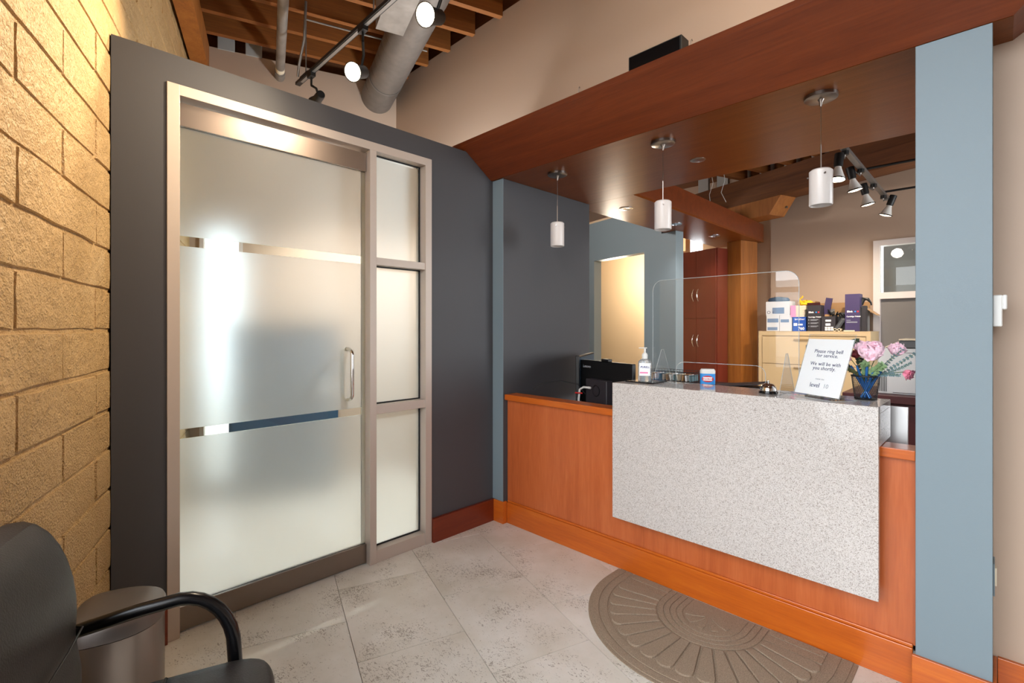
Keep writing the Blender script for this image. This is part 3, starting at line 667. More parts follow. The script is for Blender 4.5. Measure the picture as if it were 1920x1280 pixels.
bell = thing('service_bell', (-.776, 2.51, TOP), 'small chrome call bell on the counter beside the sneeze guard', 'bell')
MB().lathe([(0, 0), (.041, 0), (.042, .004), (.040, .009), (.036, .011), (0, .011)], (-.776, 2.51, TOP), 28).build('base', 'blackgloss', bell, smooth=True)
MB().lathe([(.037, .012), (.0375, .016), (.034, .030), (.024, .042), (.010, .048), (0, .049)], (-.776, 2.51, TOP), 28).build('dome', 'chrome', bell, smooth=True)
MB().lathe([(.003, .048), (.003, .055), (.006, .057), (.005, .060), (0, .061)], (-.776, 2.51, TOP), 14).build('plunger', 'chrome', bell, smooth=True)

# sign in slanted holder
SB = Vector((-.674, 2.550, TOP+.008)); SX = Vector((.844, -.536, 0)).normalized(); back = Vector((.55, .84, 0)).normalized()
up = (Vector((0, 0, .252))+back*.082).normalized(); sg = thing('sign_holder', SB+SX*.115, 'slanted clear acrylic holder with white service notice on the counter', 'sign')
SM = upright(SB, SX, up)
nrm = Vector((SM[0][2], SM[1][2], SM[2][2]))
W_, H_ = .236, .265
def sbox(mb, x0, x1, y0, y1, z0, z1): return mb.box(x0, x1, y0, y1, z0, z1)
sheet = MB(SM).box(0, W_, .004, H_, .0, .0006).build('paper_notice', 'paper', sg)
MB(SM).box(-.003, W_+.003, 0, H_+.022, .0012, .0032).build('front_plate', 'acrylic', sg)
MB(SM).box(-.003, W_+.003, 0, H_+.022, -.0032, -.0012).build('back_plate', 'acrylic', sg)
FBm = Matrix.Identity(4)
for i in range(3): FBm[i][0] = SX[i]; FBm[i][1] = back[i]; FBm[i][3] = (SB-Vector((0, 0, .008)))[i]
MB(FBm).box(-.003, W_+.003, -.035, .09, 0, .0022).build('base_plate', 'acrylic', sg)
MB(FBm).tube([(-.003, -.035, .0015), (W_+.003, -.035, .0015), (W_+.003, .09, .0015), (-.003, .09, .0015)], .0014, 4, closed=True).build('base_edge', 'acrylic_edge', sg)
MB(SM).tube([(-.003, 0, 0), (W_+.003, 0, 0), (W_+.003, H_+.022, 0), (-.003, H_+.022, 0)], .0014, 4, closed=True).build('plate_edge', 'acrylic_edge', sg)
for k, (s_, y) in enumerate((('Please ring bell', .200), ('for service.', .180), ('We will be with', .141), ('you shortly.', .121))):
    text(s_, .0232, SM @ Matrix.Translation((W_*.53, y, .0010)), 'ink', sheet, align='CENTER', off=.0001, spacing=1.06)
text('level', .029, SM @ Matrix.Translation((W_*.42, .040, .0010)), 'ink', sheet, align='CENTER')
text('10', .027, SM @ Matrix.Translation((W_*.67, .040, .0010)), 'inklight', sheet, align='CENTER')
text('THANK YOU', .008, SM @ Matrix.Translation((W_*.5, .075, .0010)), 'inklight', sheet, align='CENTER')

# pen cup, pens, flowers
CC = Vector((-.409, 2.60, TOP))
cup = thing('pen_cup', CC, 'black wire mesh pen cup holding blue pens and silk flowers', 'cup')
hC = .102; r0, r1 = .040, .052
def rz(z): return r0+(r1-r0)*z/hC
cm_ = MB(); nn = 40
for i in range(nn):
    for sg_ in (1, -1):
        pts = [CC+Vector((rz(z)*math.cos(2*PI*i/nn+sg_*z*9), rz(z)*math.sin(2*PI*i/nn+sg_*z*9), z)) for z in (0, hC*.25, hC*.5, hC*.75, hC)]
        cm_.tube(pts, .0006, 3)
tag(cm_.build('mesh_side', 'black', cup), kind=None)
MB().lathe([(r1-.001, -.003), (r1+.002, -.002), (r1+.002, .002), (r1-.001, .003), (r1-.003, 0), (r1-.001, -.003)], CC+Vector((0, 0, hC)), 36).build('rim', 'black', cup, smooth=True)
MB().lathe([(0, 0), (r0+.001, 0), (r0+.002, .004), (r0-.002, .005), (0, .003)], CC, 36).build('base', 'black', cup, smooth=True)
pens = [(-.022, -.012, -.03, -.01, .150), (-.008, -.024, -.012, -.026, .143), (.004, -.016, .006, -.022, .141), (.014, -.01, .022, -.02, .135), (.02, .004, .032, .0, .142), (-.02, .008, -.032, .012, .138), (.0, .012, -.004, .03, .146), (.01, -.02, .04, -.016, .146)]
for i, (a, b, c, d, L) in enumerate(pens):
    p = CC+Vector((-a*.8, -b*.8, .006)); q = CC+Vector((c, d, .095)); dr = (q-p).normalized()
    t = thing('pen', p, 'blue barrelled pen in the mesh cup, '+('tallest, leaning far left', 'leaning left near the rim front', 'upright at the front', 'short one right of centre', 'leaning right at the back', 'short one leaning far left', 'upright at the back', 'leaning far right at the front')[i], 'pen', 'blue pens in the mesh cup')
    L *= 1.14; MB().rod(p, p+dr*L*.9, .0052, n=10).build('barrel', 'penblue', t, smooth=True); MB().rod(p+dr*L*.9, p+dr*L, .0045, .003, n=10).build('cap', 'black' if i % 3 == 0 else 'penblue', t, smooth=True)

def petal_mesh(w_, l_, curl, cup_):
    nx, ny = 4, 5; vs = []
    for j in range(ny+1):
        v_ = j/ny; wd = w_*math.sin(PI*(.12+.80*v_))**.7
        for i in range(nx+1):
            u = (i/nx-.5)*2
            vs.append((u*wd, l_*v_*math.cos(curl*v_), l_*v_*math.sin(curl*v_)*1.0+cup_*u*u*wd+.003*math.sin(u*5+v_*7)*v_))
    fs = [(j*(nx+1)+i, j*(nx+1)+i+1, (j+1)*(nx+1)+i+1, (j+1)*(nx+1)+i) for j in range(ny) for i in range(nx)]
    return vs, fs
def flower(c, axis, rad, m, label, cupb=CC, seed=1, rings=None, name='peony'):
    rnd = random.Random(seed); c = Vector(c)
    t = thing(name, cupb+Vector((0, 0, .01)), label, 'flower')
    base_ = cupb+Vector((rnd.uniform(-.01, .01), rnd.uniform(-.01, .01), .02)); mid = cupb+Vector(((c.x-cupb.x)*.25, (c.y-cupb.y)*.25, hC))
    MB().tube([base_, mid, (mid+c)/2+Vector((0, 0, .004)), c], .0016, 6).build('stem', 'stem', t)
    Qr = Vector(axis).to_track_quat('Z', 'Y').to_matrix().to_4x4()
    rings = rings or [(6, 1.30, .35), (6, 1.0, .45), (5, .62, .7), (5, .25, 1.0)]
    for (k, elev, sc) in rings:
        for i in range(k):
            vs, fs = petal_mesh(rad*.48*(1 if sc < .6 else .8), rad*(1.05-.35*sc), .9+.5*rnd.random(), .5)
            az = 2*PI*i/k+rnd.uniform(-.2, .2)+elev
            tm_ = Matrix.Translation(c) @ Qr @ Matrix.Rotation(az, 4, 'Z') @ Matrix.Rotation(PI/2*(1-elev/1.35)*.85+rnd.uniform(-.1, .1), 4, 'X')
            o = MB(tm_).add(vs, fs).build('petal', m, t)
            for p in o.data.polygons: p.use_smooth = True
            sol = o.modifiers.new('thick', 'SOLIDIFY'); sol.thickness = .0006
    return t
def P(px, py, y=None, x=None, dz=0):                 # helper used for layout of the bouquet only: point on a plane y = const
    r = (px-960)/910.; t_ = y*1.41421/(1+r); return Vector((t_*(-1+r)/1.41421, y, 1.4+(615-py)/910*t_))
flower(P(1642, 668, 2.56), (-.25, -.8, .6), .078, 'petal', 'large pale pink silk peony in the middle of the pen cup bouquet', seed=2)
flower(P(1679, 664, 2.66), (.2, -.6, .75), .056, 'petal', 'smaller pale pink silk peony right behind the large one', seed=3)
flower(P(1617, 655, 2.66), (-.5, -.5, .7), .045, 'petal', 'pale blurred pink silk bloom at the upper left of the bouquet', seed=4)
flower(P(1694, 697, 2.56), (.75, -.4, -.35), .036, 'petal2', 'rose pink silk bud drooping at the right of the bouquet', seed=5, rings=[(6, .55, .35), (5, .3, .5)])
flower(P(1596, 674, 2.60), (-.8, -.4, .3), .028, 'petal2', 'small rose pink silk bloom beside the sign edge', seed=6, rings=[(6, .8, .35), (5, .4, .6)])
flower(P(1609, 668, 2.62), (-.3, -.7, .6), .034, 'petal3', 'dark red silk bloom low on the left of the bouquet', seed=8)
def sprig(c, bend, m, label, nleaf=14, ls=.014, seed=1, narrow=.35):
    rnd = random.Random(seed); c = Vector(c); t = thing('leaf_sprig', CC+Vector((0, 0, .01)), label, 'foliage')
    b = CC+Vector((0, 0, .03)); mid = CC+Vector(((c.x-CC.x)*.28, (c.y-CC.y)*.28, hC+.004)); mid2 = (mid+c)/2+Vector(bend)
    pts = [b, mid]+[mid*(1-k)**2+mid2*2*k*(1-k)+c*k*k for k in [i/8 for i in range(1, 9)]]
    MB().tube(pts, .001, 5).build('stem', 'stem', t)
    lm = MB(); seg = pts[1:]
    for i in range(nleaf):
        f = (i+1)/nleaf*(len(seg)-1.001); k = int(f); p = seg[k].lerp(seg[k+1], f-k); d = (seg[k+1]-seg[k]).normalized()
        for sd in (1, -1):
            side = d.cross(Vector((rnd.uniform(-.5, .5), rnd.uniform(-1, -.3), rnd.uniform(-.3, .6)))).normalized()*sd
            ax = (side+d*.5).normalized(); wv = ax.cross(Vector((0, -1, .3))).normalized()*ls*narrow; L = ls*rnd.uniform(.7, 1.15)
            lm.add([p, p+ax*L*.35+wv, p+ax*L, p+ax*L*.35-wv], [(0, 1, 2, 3)])
    o = lm.build('leaves', m, t); o['kind'] = 'stuff'
    return t
sprig(P(1713, 664, 2.58), (0, 0, -.004), 'leafb', 'blue green eucalyptus sprig reaching right above the rose bud', 11, .011, 11, .6)
sprig(P(1708, 680, 2.54), (0, 0, -.01), 'leafb', 'feathery blue green sprig crossing below the large peony', 24, .009, 12, .3)
sprig(P(1604, 640, 2.64), (0, 0, .0), 'leafd', 'dark green leafy sprig rising behind the sign top', 9, .020, 13, .6)
sprig(P(1590, 692, 2.56), (0, 0, .0), 'leaf_olive', 'olive sprig drooping at the left beside the sign', 12, .014, 14, .4)
sprig(P(1622, 680, 2.55), (0, 0, .01), 'leafg', 'fresh green fern sprig under the large peony at its left', 20, .022, 15, .3)
sprig(P(1655, 684, 2.53), (0, 0, .006), 'leafg', 'fresh green fern sprig under the large peony at its right', 20, .024, 16, .3)
sprig(P(1686, 703, 2.56), (0, 0, .006), 'leafb', 'pale sage sprig hanging towards the rose bud', 14, .011, 17, .35)
sprig(P(1690, 655, 2.62), (0, 0, .0), 'leafb', 'short blue sprig among the right hand peony petals', 12, .013, 18, .3)

# ================================================================ BEHIND THE DESK
def monitor(p, q, z0_, z1_, label, scr_side, brand=None):
    p, q = Vector((*p, 0)), Vector((*q, 0)); X = (q-p).normalized(); Wd = (q-p).length; Y = Vector((-X.y, X.x, 0))
    m = Matrix.Identity(4)
    for i in range(3): m[i][0] = X[i]; m[i][1] = Y[i]; m[i][3] = p[i]
    t = thing('monitor', (p+q)/2+Vector((0, 0, .745)), label, 'monitor')
    MB(m).box(0, Wd, 0, .028, z0_, z1_, .004).build('casing', 'black', t)
    s = .0285 if scr_side > 0 else -.0015
    MB(m).box(.01, Wd-.01, s, s+.001, z0_+.015, z1_-.012).build('screen', 'screen', t)
    MB(m).box(Wd/2-.03, Wd/2+.03, .03*(-1 if scr_side > 0 else 1)-.0, .03*(-1 if scr_side > 0 else 1)+.02, .76, z0_+.1).build('stand_post', 'black', t)
    MB(m).box(Wd/2-.12, Wd/2+.12, -.11, .11, .7455, .757, .003).build('stand_foot', 'black', t)
    return t, m, Wd
mt, mm, Wd = monitor((-2.171, 2.893), (-1.642, 2.728), .86, 1.17, 'black monitor seen from the back with a small box mounted behind', 1)
bx = MB(mm).box(.13, .36, -.055, -.002, .84, 1.045, .004).build('mounted_box', M['blackbox'], mt); MB(mm).lathe([(.04, 0), (.04, .002), (.034, .002)], (.25, -.056, .97), 24, axis=(0, -1, 0)).build('round_boss', 'black', bx)
text('Lenovo', .030, upright(mm @ Vector((.025, -.001, 1.115)), mm.to_3x3() @ Vector((1, 0, 0))), 'inklight', mt)
MB(mm).box(.24, .32, -.006, .028, 1.17, 1.188, .003).build('webcam', 'black', mt)
monitor((-2.14, 2.81+.02), (-2.377, 3.34), .86, 1.20, 'second monitor turned sideways behind the first with its screen edge showing', -1)
cb = MB(); cb.tube([mm @ Vector(v_) for v_ in ((.20, -.065, .985), (.14, -.08, .985), (.10, -.085, .965), (.088, -.085, .90), (.088, -.085, .75))], .008, 8); o = cb.build('cable', 'white', smooth=True, org=(-2.05, 2.78, .745)); tag(o, 'white cable with red tie hanging from the mounted box', 'cable')
MB(mm).rod((.065, -.098, .938), (.145, -.098, .944), .005, n=8).build('red_tie', 'red', o)
o = MB().tube([(-2.40, 2.62, .95), (-2.34, 2.66, 1.0), (-2.22, 2.72, 1.02), (-2.12, 2.78, 1.0), (-2.08, 2.82, .93)], .004, 6).build('loose_cable', 'black', smooth=True); tag(o, 'thin black cable looping left of the monitor', 'cable')
sp = MB(Matrix.Translation((-.45, 2.74, .746)) @ Matrix.Rotation(R(-6), 4, 'X')).box(-.16, .17, 0, .012, 0, .305, .002).build('silver_panel', 'silver'); tag(sp, 'upright silver panel behind the right end of the stone counter', 'panel')

# ---- tall cabinet
cabo = Vector((-2.439, 5.984, 0)); CM = Matrix.Identity(4)
for i in range(3): CM[i][0] = dirL[i]; CM[i][1] = dirB[i]; CM[i][3] = cabo[i]
cab = thing('tall_cabinet', cabo+dirL*.35, 'tall red brown storage cabinet with arched steel pulls beyond the passage', 'cabinet')
MB(CM).box(0, .60, .02, .22, 0, 2.39).build('body', 'redcab', cab)
for (a, b) in ((.012, .292), (.296, .60)):
    for (z0_, z1_, zh) in ((.1, 1.52, 1.24), (1.525, 2.38, 1.82)):
        d = MB(CM).box(a, b, 0, .02, z0_, z1_).build('door', 'redcab', cab)
        hx_ = .262 if a < .1 else .335
        MB(CM).tube([(hx_, -.001-.03*math.sin(PI*k/8), zh+.075-.15*k/8) for k in range(9)], .006, 8).build('pull_handle', 'chrome', d, smooth=True)

# ---- timber post, beam, bolster
TMx = Matrix.Identity(4)
for i in range(3): TMx[i][0] = (-A)[i]; TMx[i][1] = N[i]; TMx[i][3] = Vector((-2.217, 6.17, 0))[i]
post = thing('timber_post', (-2.3, 6.3, 0), 'rough sawn timber post beside the beige office wall', 'post', kind=None)
MB(TMx).box(-.20, .0, 0, .30, 0, 2.474).build('shaft', 'timber', post)
bm2 = thing('timber_beam', (-1.5, 6.1, 2.90), 'heavy dark timber beam under the office ceiling', 'beam')
def localbox(parent, name, m, x0_, x1_, y0_, y1_, z0_, z1_):
    o = MB().box(x0_, x1_, y0_, y1_, z0_, z1_).build(name, m, org=(0, 0, 0)); o.parent = parent
    o.matrix_local = Matrix.Translation(-ORG[parent.name]) @ TMx; return o
localbox(bm2, 'beam_timber', 'beam', -.9, 4.6, 0, .28, 2.905, 3.07); localbox(bm2, 'beam_timber', 'beam', -.9, 4.6, .03, .25, 3.07, 3.22)
bol = MB(TMx).add([(-.8, 0, 2.71), (.374, 0, 2.71), (.516, 0, 2.903), (-.8, 0, 2.903), (-.8, .27, 2.71), (.374, .27, 2.71), (.516, .27, 2.903), (-.8, .27, 2.903)], FB)
bol.build('bolster', 'timber', bm2)
MB(TMx).rod((.43, .2, 2.80), (.46, .2, 2.80), .012).build('bolt', 'galv', bm2)
for k in range(7):
    x = -.75+k*.31
    o = MB(TMx).box(x, x+.17, .10, .13, 3.222, 3.45).build('infill_board', M['graypaint'], bm2)
for dx, px_ in ((0, 0), (1, .1)):
    o = MB().tube([(-2.1+.12*dx, 5.0+.1*dx, 2.70), (-2.11+.12*dx, 5.0, 2.78), (-2.08+.12*dx, 5.02, 2.9), (-2.09+.12*dx, 5.0, 3.0+.05*dx), (-2.09+.12*dx, 5.0, 3.2)], .003, 5).build('hanging_wire', 'graypaint')
    tag(o, ['thin grey wire rising from the bulkhead, left one of two', 'thin grey wire rising from the bulkhead, right one of two'][dx], 'wire')

# ---- filing cabinet
fc = thing('filing_cabinet', (-1.45, 6.35, 0), 'tan steel lateral filing cabinet against the beige office wall', 'filing cabinet')
fx0, fx1, fy, fz = -1.99, -.917, 6.10, 1.362
MB().box(fx0, fx1, fy+.012, 6.58, 0, fz, .003).build('carcass', 'tan', fc)
MB().box(fx0-.004, fx1+.004, fy-.006, 6.585, fz, fz+.004).build('top', 'tan', fc)
MB().box(fx0, fx0+.035, fy-.004, fy+.012, 0, fz).box(fx1-.035, fx1, fy-.004, fy+.012, 0, fz).box(fx0+.035, fx1-.035, fy-.004, fy+.012, fz-.045, fz).build('front_frame', 'tan', fc)
for k in range(4):
    zb = .05+k*.315; dr = MB().box(fx0+.04, fx1-.04, fy-.002, fy+.01, zb, zb+.307, .002).build('drawer', 'tan', fc)
    MB().box(-1.62, -1.28, fy-.012, fy-.002, zb+.265, zb+.285).build('pull', M['tan_dark'], dr)
    MB().box(-1.50, -1.42, fy-.006, fy-.002, zb+.18, zb+.22).build('label_holder', M['nickel'], dr)

# ---- stuff on filing cabinet
FZ = fz+.0045
def pxx(px, y):
    r = (px-960)/910.; return y*(-1+r)/(1+r)
def pz(px, py, y):
    r = (px-960)/910.; t_ = y*1.41421/(1+r); return 1.4+(615-py)/910*t_
def carton(name, px0, px1, ytop, y, depth, m, label, z0_=FZ, cat='box', rot=0, group=None):
    xa, xb = pxx(px0, y), pxx(px1, y); zt_ = pz((px0+px1)/2, ytop, y)
    t = thing(name, ((xa+xb)/2, y+depth/2, z0_), label, cat, group)
    MB().box(xa, xb, y, y+depth, z0_, zt_).build('carton_body', m, t)
    return t, xa, xb, y, zt_
t, xa, xb, y_, zt_ = carton('carton', 1437, 1461, 591, 6.16, .2, 'palebox', 'pale printed carton at the lower left on the filing cabinet')
MB().box(xa+.01, xb-.01, y_-.001, y_, FZ+.10, FZ+.145).box(xa+.01, xb-.02, y_-.001, y_, FZ+.01, FZ+.045).build('printed_band', 'printblue', t)
t, xa, xb, y_, zt_ = carton('carton', 1461.6, 1484.5, 591, 6.16, .2, 'palebox', 'pale printed carton between the left pale carton and the blue one')
MB().box(xa+.01, xb-.03, y_-.001, y_, FZ+.10, FZ+.135).build('printed_band', 'printblue', t)
z1 = zt_+.001
t, xa, xb, y_, zt2 = carton('carton', 1436, 1481, 565, 6.16, .2, 'palebox', 'wide grey white carton stacked on the two pale cartons', z1)
MB().box(xa+.07, xb-.06, y_-.001, y_, z1+.02, z1+.09).build('printed_band', 'printblue', t)
text('O +', .05, upright((xa+.01, y_-.001, z1+.02), (1, 0, 0)), 'ink', t)
cap = MB().loft([superring(pxx(1457, 6.2), 6.26, rx, .06, z, 16, 2.2) for rx, z in ((.11, zt2+.001), (.12, zt2+.02), (.10, zt2+.045), (.04, zt2+.055))]).build('folded_cap', M['slate_furn'], smooth=True); tag(cap, 'dark blue folded cloth on top of the left carton stack', 'cloth')
t, xa, xb, y_, zt_ = carton('paper_stack', 1484.8, 1512, 594, 6.26, .2, 'bluebox', 'x'); 
for c in kids(t): bpy.data.objects.remove(c)
bpy.data.objects.remove(t)
t, xa, xb, y_, zb_ = carton('blue_carton', 1486, 1511, 594, 6.15, .18, 'bluebox', 'blue printed toner carton marked 760 on the filing cabinet')
text('760', .042, upright((xa+.055, y_-.001, FZ+.015), (1, 0, 0)), 'paper', t, off=.001); text('brother', .032, upright((xa+.02, y_-.001, zb_-.035), (1, 0, 0)), 'paper', t)
MB().box(xa+.055, xa+.10, y_-.001, y_, FZ+.065, FZ+.082).box(xa+.01, xa+.045, y_-.001, y_, FZ+.06, FZ+.09).build('white_patch', 'paper', t)
zz = zb_+.001
for k in range(5):
    o = MB(frame((pxx(1500, 6.25), 6.26, zz), R(random.uniform(-4, 4)))).box(-.075, .07, -.09, .09, 0, .025).build('paper_ream', 'cream'); zz += .0258
    tag(o, 'cream paper pack on the blue carton, '+('lowest', 'second from the bottom', 'middle one', 'second from the top', 'topmost')[k]+' of the stack', 'paper', 'paper packs on the blue carton')
t = thing('carton', (pxx(1489, 6.17), 6.2, zb_+.001), 'narrow pink and white carton standing on the left end of the blue one', 'box')
MB().box(pxx(1482.5, 6.16), pxx(1486.5, 6.16)+.028, 6.152, 6.168, zb_+.001, zb_+.13).build('carton_body', 'pinkprint', t)
yc = thing('yellow_cloth', (pxx(1508, 6.2), 6.25, zz), 'crumpled yellow bag lying on the paper packs', 'bag')
cl_ = MB(); rnd = random.Random(3); cc = Vector((pxx(1510, 6.22), 6.24, zz+.028))
vs = []; fs = []
for j in range(7):
    for i in range(12):
        th = PI*j/6; ph = 2*PI*i/12; rr = 1+rnd.uniform(-.3, .35)
        vs.append((cc.x+.075*rr*math.sin(th)*math.cos(ph), cc.y+.05*rr*math.sin(th)*math.sin(ph), max(cc.z+.028*rr*math.cos(th), zz+.001)))
fs = [(j*12+i, j*12+(i+1) % 12, (j+1)*12+(i+1) % 12, (j+1)*12+i) for j in range(6) for i in range(12)]
cl_.add(vs, fs).build('crumpled_body', 'yellow', yc)
MB().tube([(cc.x-.05, cc.y, zz+.04), (cc.x-.065, cc.y, zz+.075), (cc.x-.04, cc.y, zz+.09), (cc.x-.03, cc.y, zz+.11)], .008, 6).build('twisted_neck', 'yellow', yc)
t, xa, xb, y_, zt_ = carton('black_carton', 1513.5, 1538, 572, 6.12, .16, 'blackbox', 'tall open black ink carton in the middle of the filing cabinet')
MB(Matrix.Translation((xa, y_, zt_)) @ Matrix.Rotation(R(25), 4, 'X')).box(0, xb-xa, -.002, 0, 0, .03).build('lid_flap', M['maroon'], t)
def inkfront(t, xa, y_, z_top, z_bot):
    text('Elink', .026, upright((xa+.012, y_-.001, z_top), (1, 0, 0)), 'paper', t, off=.0006)
    d = MB().lathe([(0, 0), (.008, 0), (.008, .001)], (xa+.085, y_-.001, z_top+.008), 12, axis=(0, -1, 0)).build('print_dot', 'skyprint', t); MB().lathe([(0, 0), (.009, 0), (.009, .001)], (xa+.108, y_-.001, z_top+.008), 12, axis=(0, -1, 0)).build('print_dot', 'redprint', t)
    text('Cartridge TN660', .0175, upright((xa+.008, y_-.001, z_top-.05), (1, 0, 0)), 'paper', t, off=.0004)
inkfront(t, xa, y_, FZ+.20, 0)
mb_ = MB()
for k in range(3): mb_.box(xa+.03, xb-.02, y_-.001, y_, FZ+.125-.035*k, FZ+.129-.035*k).box(xa+.03, xb-.035, y_-.001, y_, FZ+.117-.035*k, FZ+.12-.035*k).box(xa+.01, xa+.018, y_-.001, y_, FZ+.12-.035*k, FZ+.128-.035*k)
mb_.build('printed_lines', 'inklight', t)
t, xa, xb, y_, zt_ = carton('black_carton', 1539.5, 1566, 593, 6.13, .15, 'blackbox', 'short open black carton with white symbols beside the tall black one')
mb_ = MB()
for i in range(3):
    for j in range(2): mb_.box(xa+.035+.027*i, xa+.058+.027*i, y_-.001, y_, FZ+.008+.022*j, FZ+.026+.022*j)
mb_.box(xa+.04, xb-.04, y_-.001, y_, FZ+.105, FZ+.125).box(xa+.04, xb-.045, y_-.001, y_, FZ+.06, FZ+.085).build('white_symbols', 'paper', t)
MB(Matrix.Translation((xa, y_+.15, zt_)) @ Matrix.Rotation(R(-20), 4, 'X')).box(0, xb-xa, 0, .003, 0, .035).build('lid_flap', 'kraft', t)
# open kraft box behind
xa, xb = pxx(1517, 6.32), pxx(1622, 6.32); zt_ = pz(1570, 574, 6.32)
kb = thing('kraft_box', ((xa+xb)/2, 6.45, FZ), 'large open cardboard box with raised flaps behind the black cartons', 'box')
MB().box(xa, xb, 6.32, 6.325, FZ, zt_-.05).box(xa, xb, 6.575, 6.58, FZ, zt_-.02).box(xa, xa+.005, 6.325, 6.575, FZ, zt_-.03).box(xb-.005, xb, 6.325, 6.575, FZ, zt_-.03).build('box_wall', M['kraft_in'], kb)
MB(Matrix.Translation((xb, 6.32, zt_-.03)) @ Matrix.Rotation(R(38), 4, 'Y')).box(0, .12, 0, .25, 0, .004).build('side_flap', 'kraft', kb)
MB(Matrix.Translation((xa, 6.33, zt_-.05)) @ Matrix.Rotation(R(-62), 4, 'Y')).box(-.0, .13, 0, .2, 0, .004).build('side_flap', 'kraft', kb)
MB(Matrix.Translation((xa, 6.575, zt_-.02)) @ Matrix.Rotation(R(8), 4, 'X')).box(.05, xb-xa, 0, .004, 0, .07).build('back_flap', 'kraft', kb)
MB(Matrix.Translation((xa, 6.318, zt_-.05)) @ Matrix.Rotation(R(14), 4, 'X')).box(.25, xb-xa-.02, -.004, 0, -.02, .035).build('front_flap', 'kraft', kb)
o = MB(Matrix.Translation((pxx(1549, 6.3), 6.30, FZ+.19)) @ Matrix.Rotation(R(10), 4, 'Y')).box(-.032, .03, -.01, .012, -.02, .18).build('purple_packet', 'purple'); tag(o, 'small purple carton poking up tilted between the black cartons', 'box')
o = thing('cable_tangle', (pxx(1567, 6.28), 6.28, FZ+.15), 'tangled black cable and bracket lying on the open boxes', 'cable'); cb = MB(); rnd = random.Random(5); q = Vector((pxx(1552, 6.27), 6.27, FZ+.21)); pts = []  # black cable tangle with a bracket
for k in range(26): pts.append(q+Vector((.007*k+.02*math.sin(k*1.3), .01*math.sin(k), .03*math.cos(k*1.7)-.0025*k)))
cb.tube(pts, .007, 6); cb.build('cable_loop', 'black', o, smooth=True); MB(Matrix.Translation((pxx(1572, 6.25), 6.25, FZ+.13)) @ Matrix.Rotation(R(35), 4, 'Y')).box(-.06, .06, 0, .03, -.02, .02).build('bracket', 'black', o)
o = MB(Matrix.Translation((pxx(1573, 6.14), 6.14, FZ+.065)) @ Matrix.Rotation(R(32), 4, 'Y')).box(-.022, .022, -.02, .03, -.055, .085, .014).build('toner_tube', M['pgray']); tag(o, 'dark grey toner cartridge leaning against the purple carton', 'cartridge')
for k, px in enumerate((1565, 1573)):
    o = MB().lathe([(.011, 0), (.016, 0), (.016, .10), (.011, .10), (.011, 0)], (pxx(px, 6.115), 6.11, FZ+.0165), 16, axis=(0, 1, 0)).build('paper_roll', 'cream', smooth=True)
    tag(o, ['small cream paper roll end, the left of the pair', 'small cream paper roll end, the right of the pair'][k], 'roll')
o = MB().box(pxx(1582, 6.115), pxx(1602, 6.115), 6.098, 6.118, FZ, FZ+.012).build('flat_packet', 'cream'); tag(o, 'flat cream packet lying before the purple carton', 'packet')
t, xa, xb, y_, zt_ = carton('purple_carton', 1584, 1611.5, 551, 6.125, .15, 'purple', 'tall purple ink carton at the right of the filing cabinet')
MB().box(xb, xb+.005, y_, y_+.15, FZ, zt_-.14).build('dark_side', 'blackbox', t)
inkfront(t, xa+.005, y_, FZ+.20, 0); MB().box(xa+.012, xa+.05, y_-.001, y_, FZ+.115, FZ+.119).box(xa+.012, xb-.02, y_-.001, y_, FZ+.098, FZ+.102).box(xa+.012, xb-.02, y_-.001, y_, FZ+.09, FZ+.093).build('printed_lines', 'inklight', t)
o = MB().box(pxx(1612.5, 6.2), pxx(1623, 6.2), 6.2, 6.30, FZ, pz(1618, 573, 6.2)).build('dark_carton', 'blackbox'); tag(o, 'narrow dark carton tucked right behind the purple one', 'box')
zt_ = pz(1618, 573, 6.2)
o = MB().tube([(pxx(1611, 6.2), 6.25, zt_+.02), (pxx(1617, 6.2), 6.25, zt_+.075), (pxx(1625, 6.2), 6.25, zt_+.07), (pxx(1631, 6.2), 6.25, zt_+.03), (pxx(1632, 6.2), 6.25, zt_+.005)], [.028, .024, .016, .008, .006], 7).build('black_strap', 'black'); tag(o, 'black strap hanging over the dark carton beside the purple one', 'strap')

# ---- printer on maroon credenza
cr_ = thing('credenza', (-.35, 5.2, 0), 'dark maroon credenza under the printer in the office', 'cabinet')
MB().box(-.93, .5, 4.88, 5.6, .80, .86, .004).build('top', 'maroon', cr_)
MB().box(-.88, .45, 4.93, 5.55, 0, .80).build('body', 'maroon', cr_)
MB().box(-.86, .43, 4.918, 4.93, .70, .785).build('drawer_front', 'maroon', cr_)
pr = thing('office_printer', (-.3, 5.2, .861), 'large pale grey office printer on the maroon credenza', 'printer')
px0_ = pxx(1645, 5.0)
MB().box(px0_, .1, 5.0, 5.45, .861, 1.235, .006).build('body', 'printer', pr)
MB().box(px0_+.14, .1, 5.0, 5.4, 1.24, 1.30, .004).build('scanner_lid', 'pgray', pr)
MB().box(px0_+.14, .1, 4.99, 5.4, 1.302, 1.312).build('lid_paper', 'cream', pr)
MB(Matrix.Translation((px0_+.14, 5.1, 1.29)) @ Matrix.Rotation(R(-28), 4, 'Y')).box(-.13, .0, 0, .2, 0, .008).build('paper_flap', 'cream', pr)
for k in range(5): MB().box(px0_+.012+.011*k, px0_+.017+.011*k, 4.997, 5.0, .88, 1.04).build('vent_slot', 'pgray', pr)
MB().box(px0_+.1, .09, 4.997, 5.0, .875, .879).box(px0_+.1, .09, 4.997, 5.0, 1.20, 1.203).build('panel_seam', 'pgray', pr)

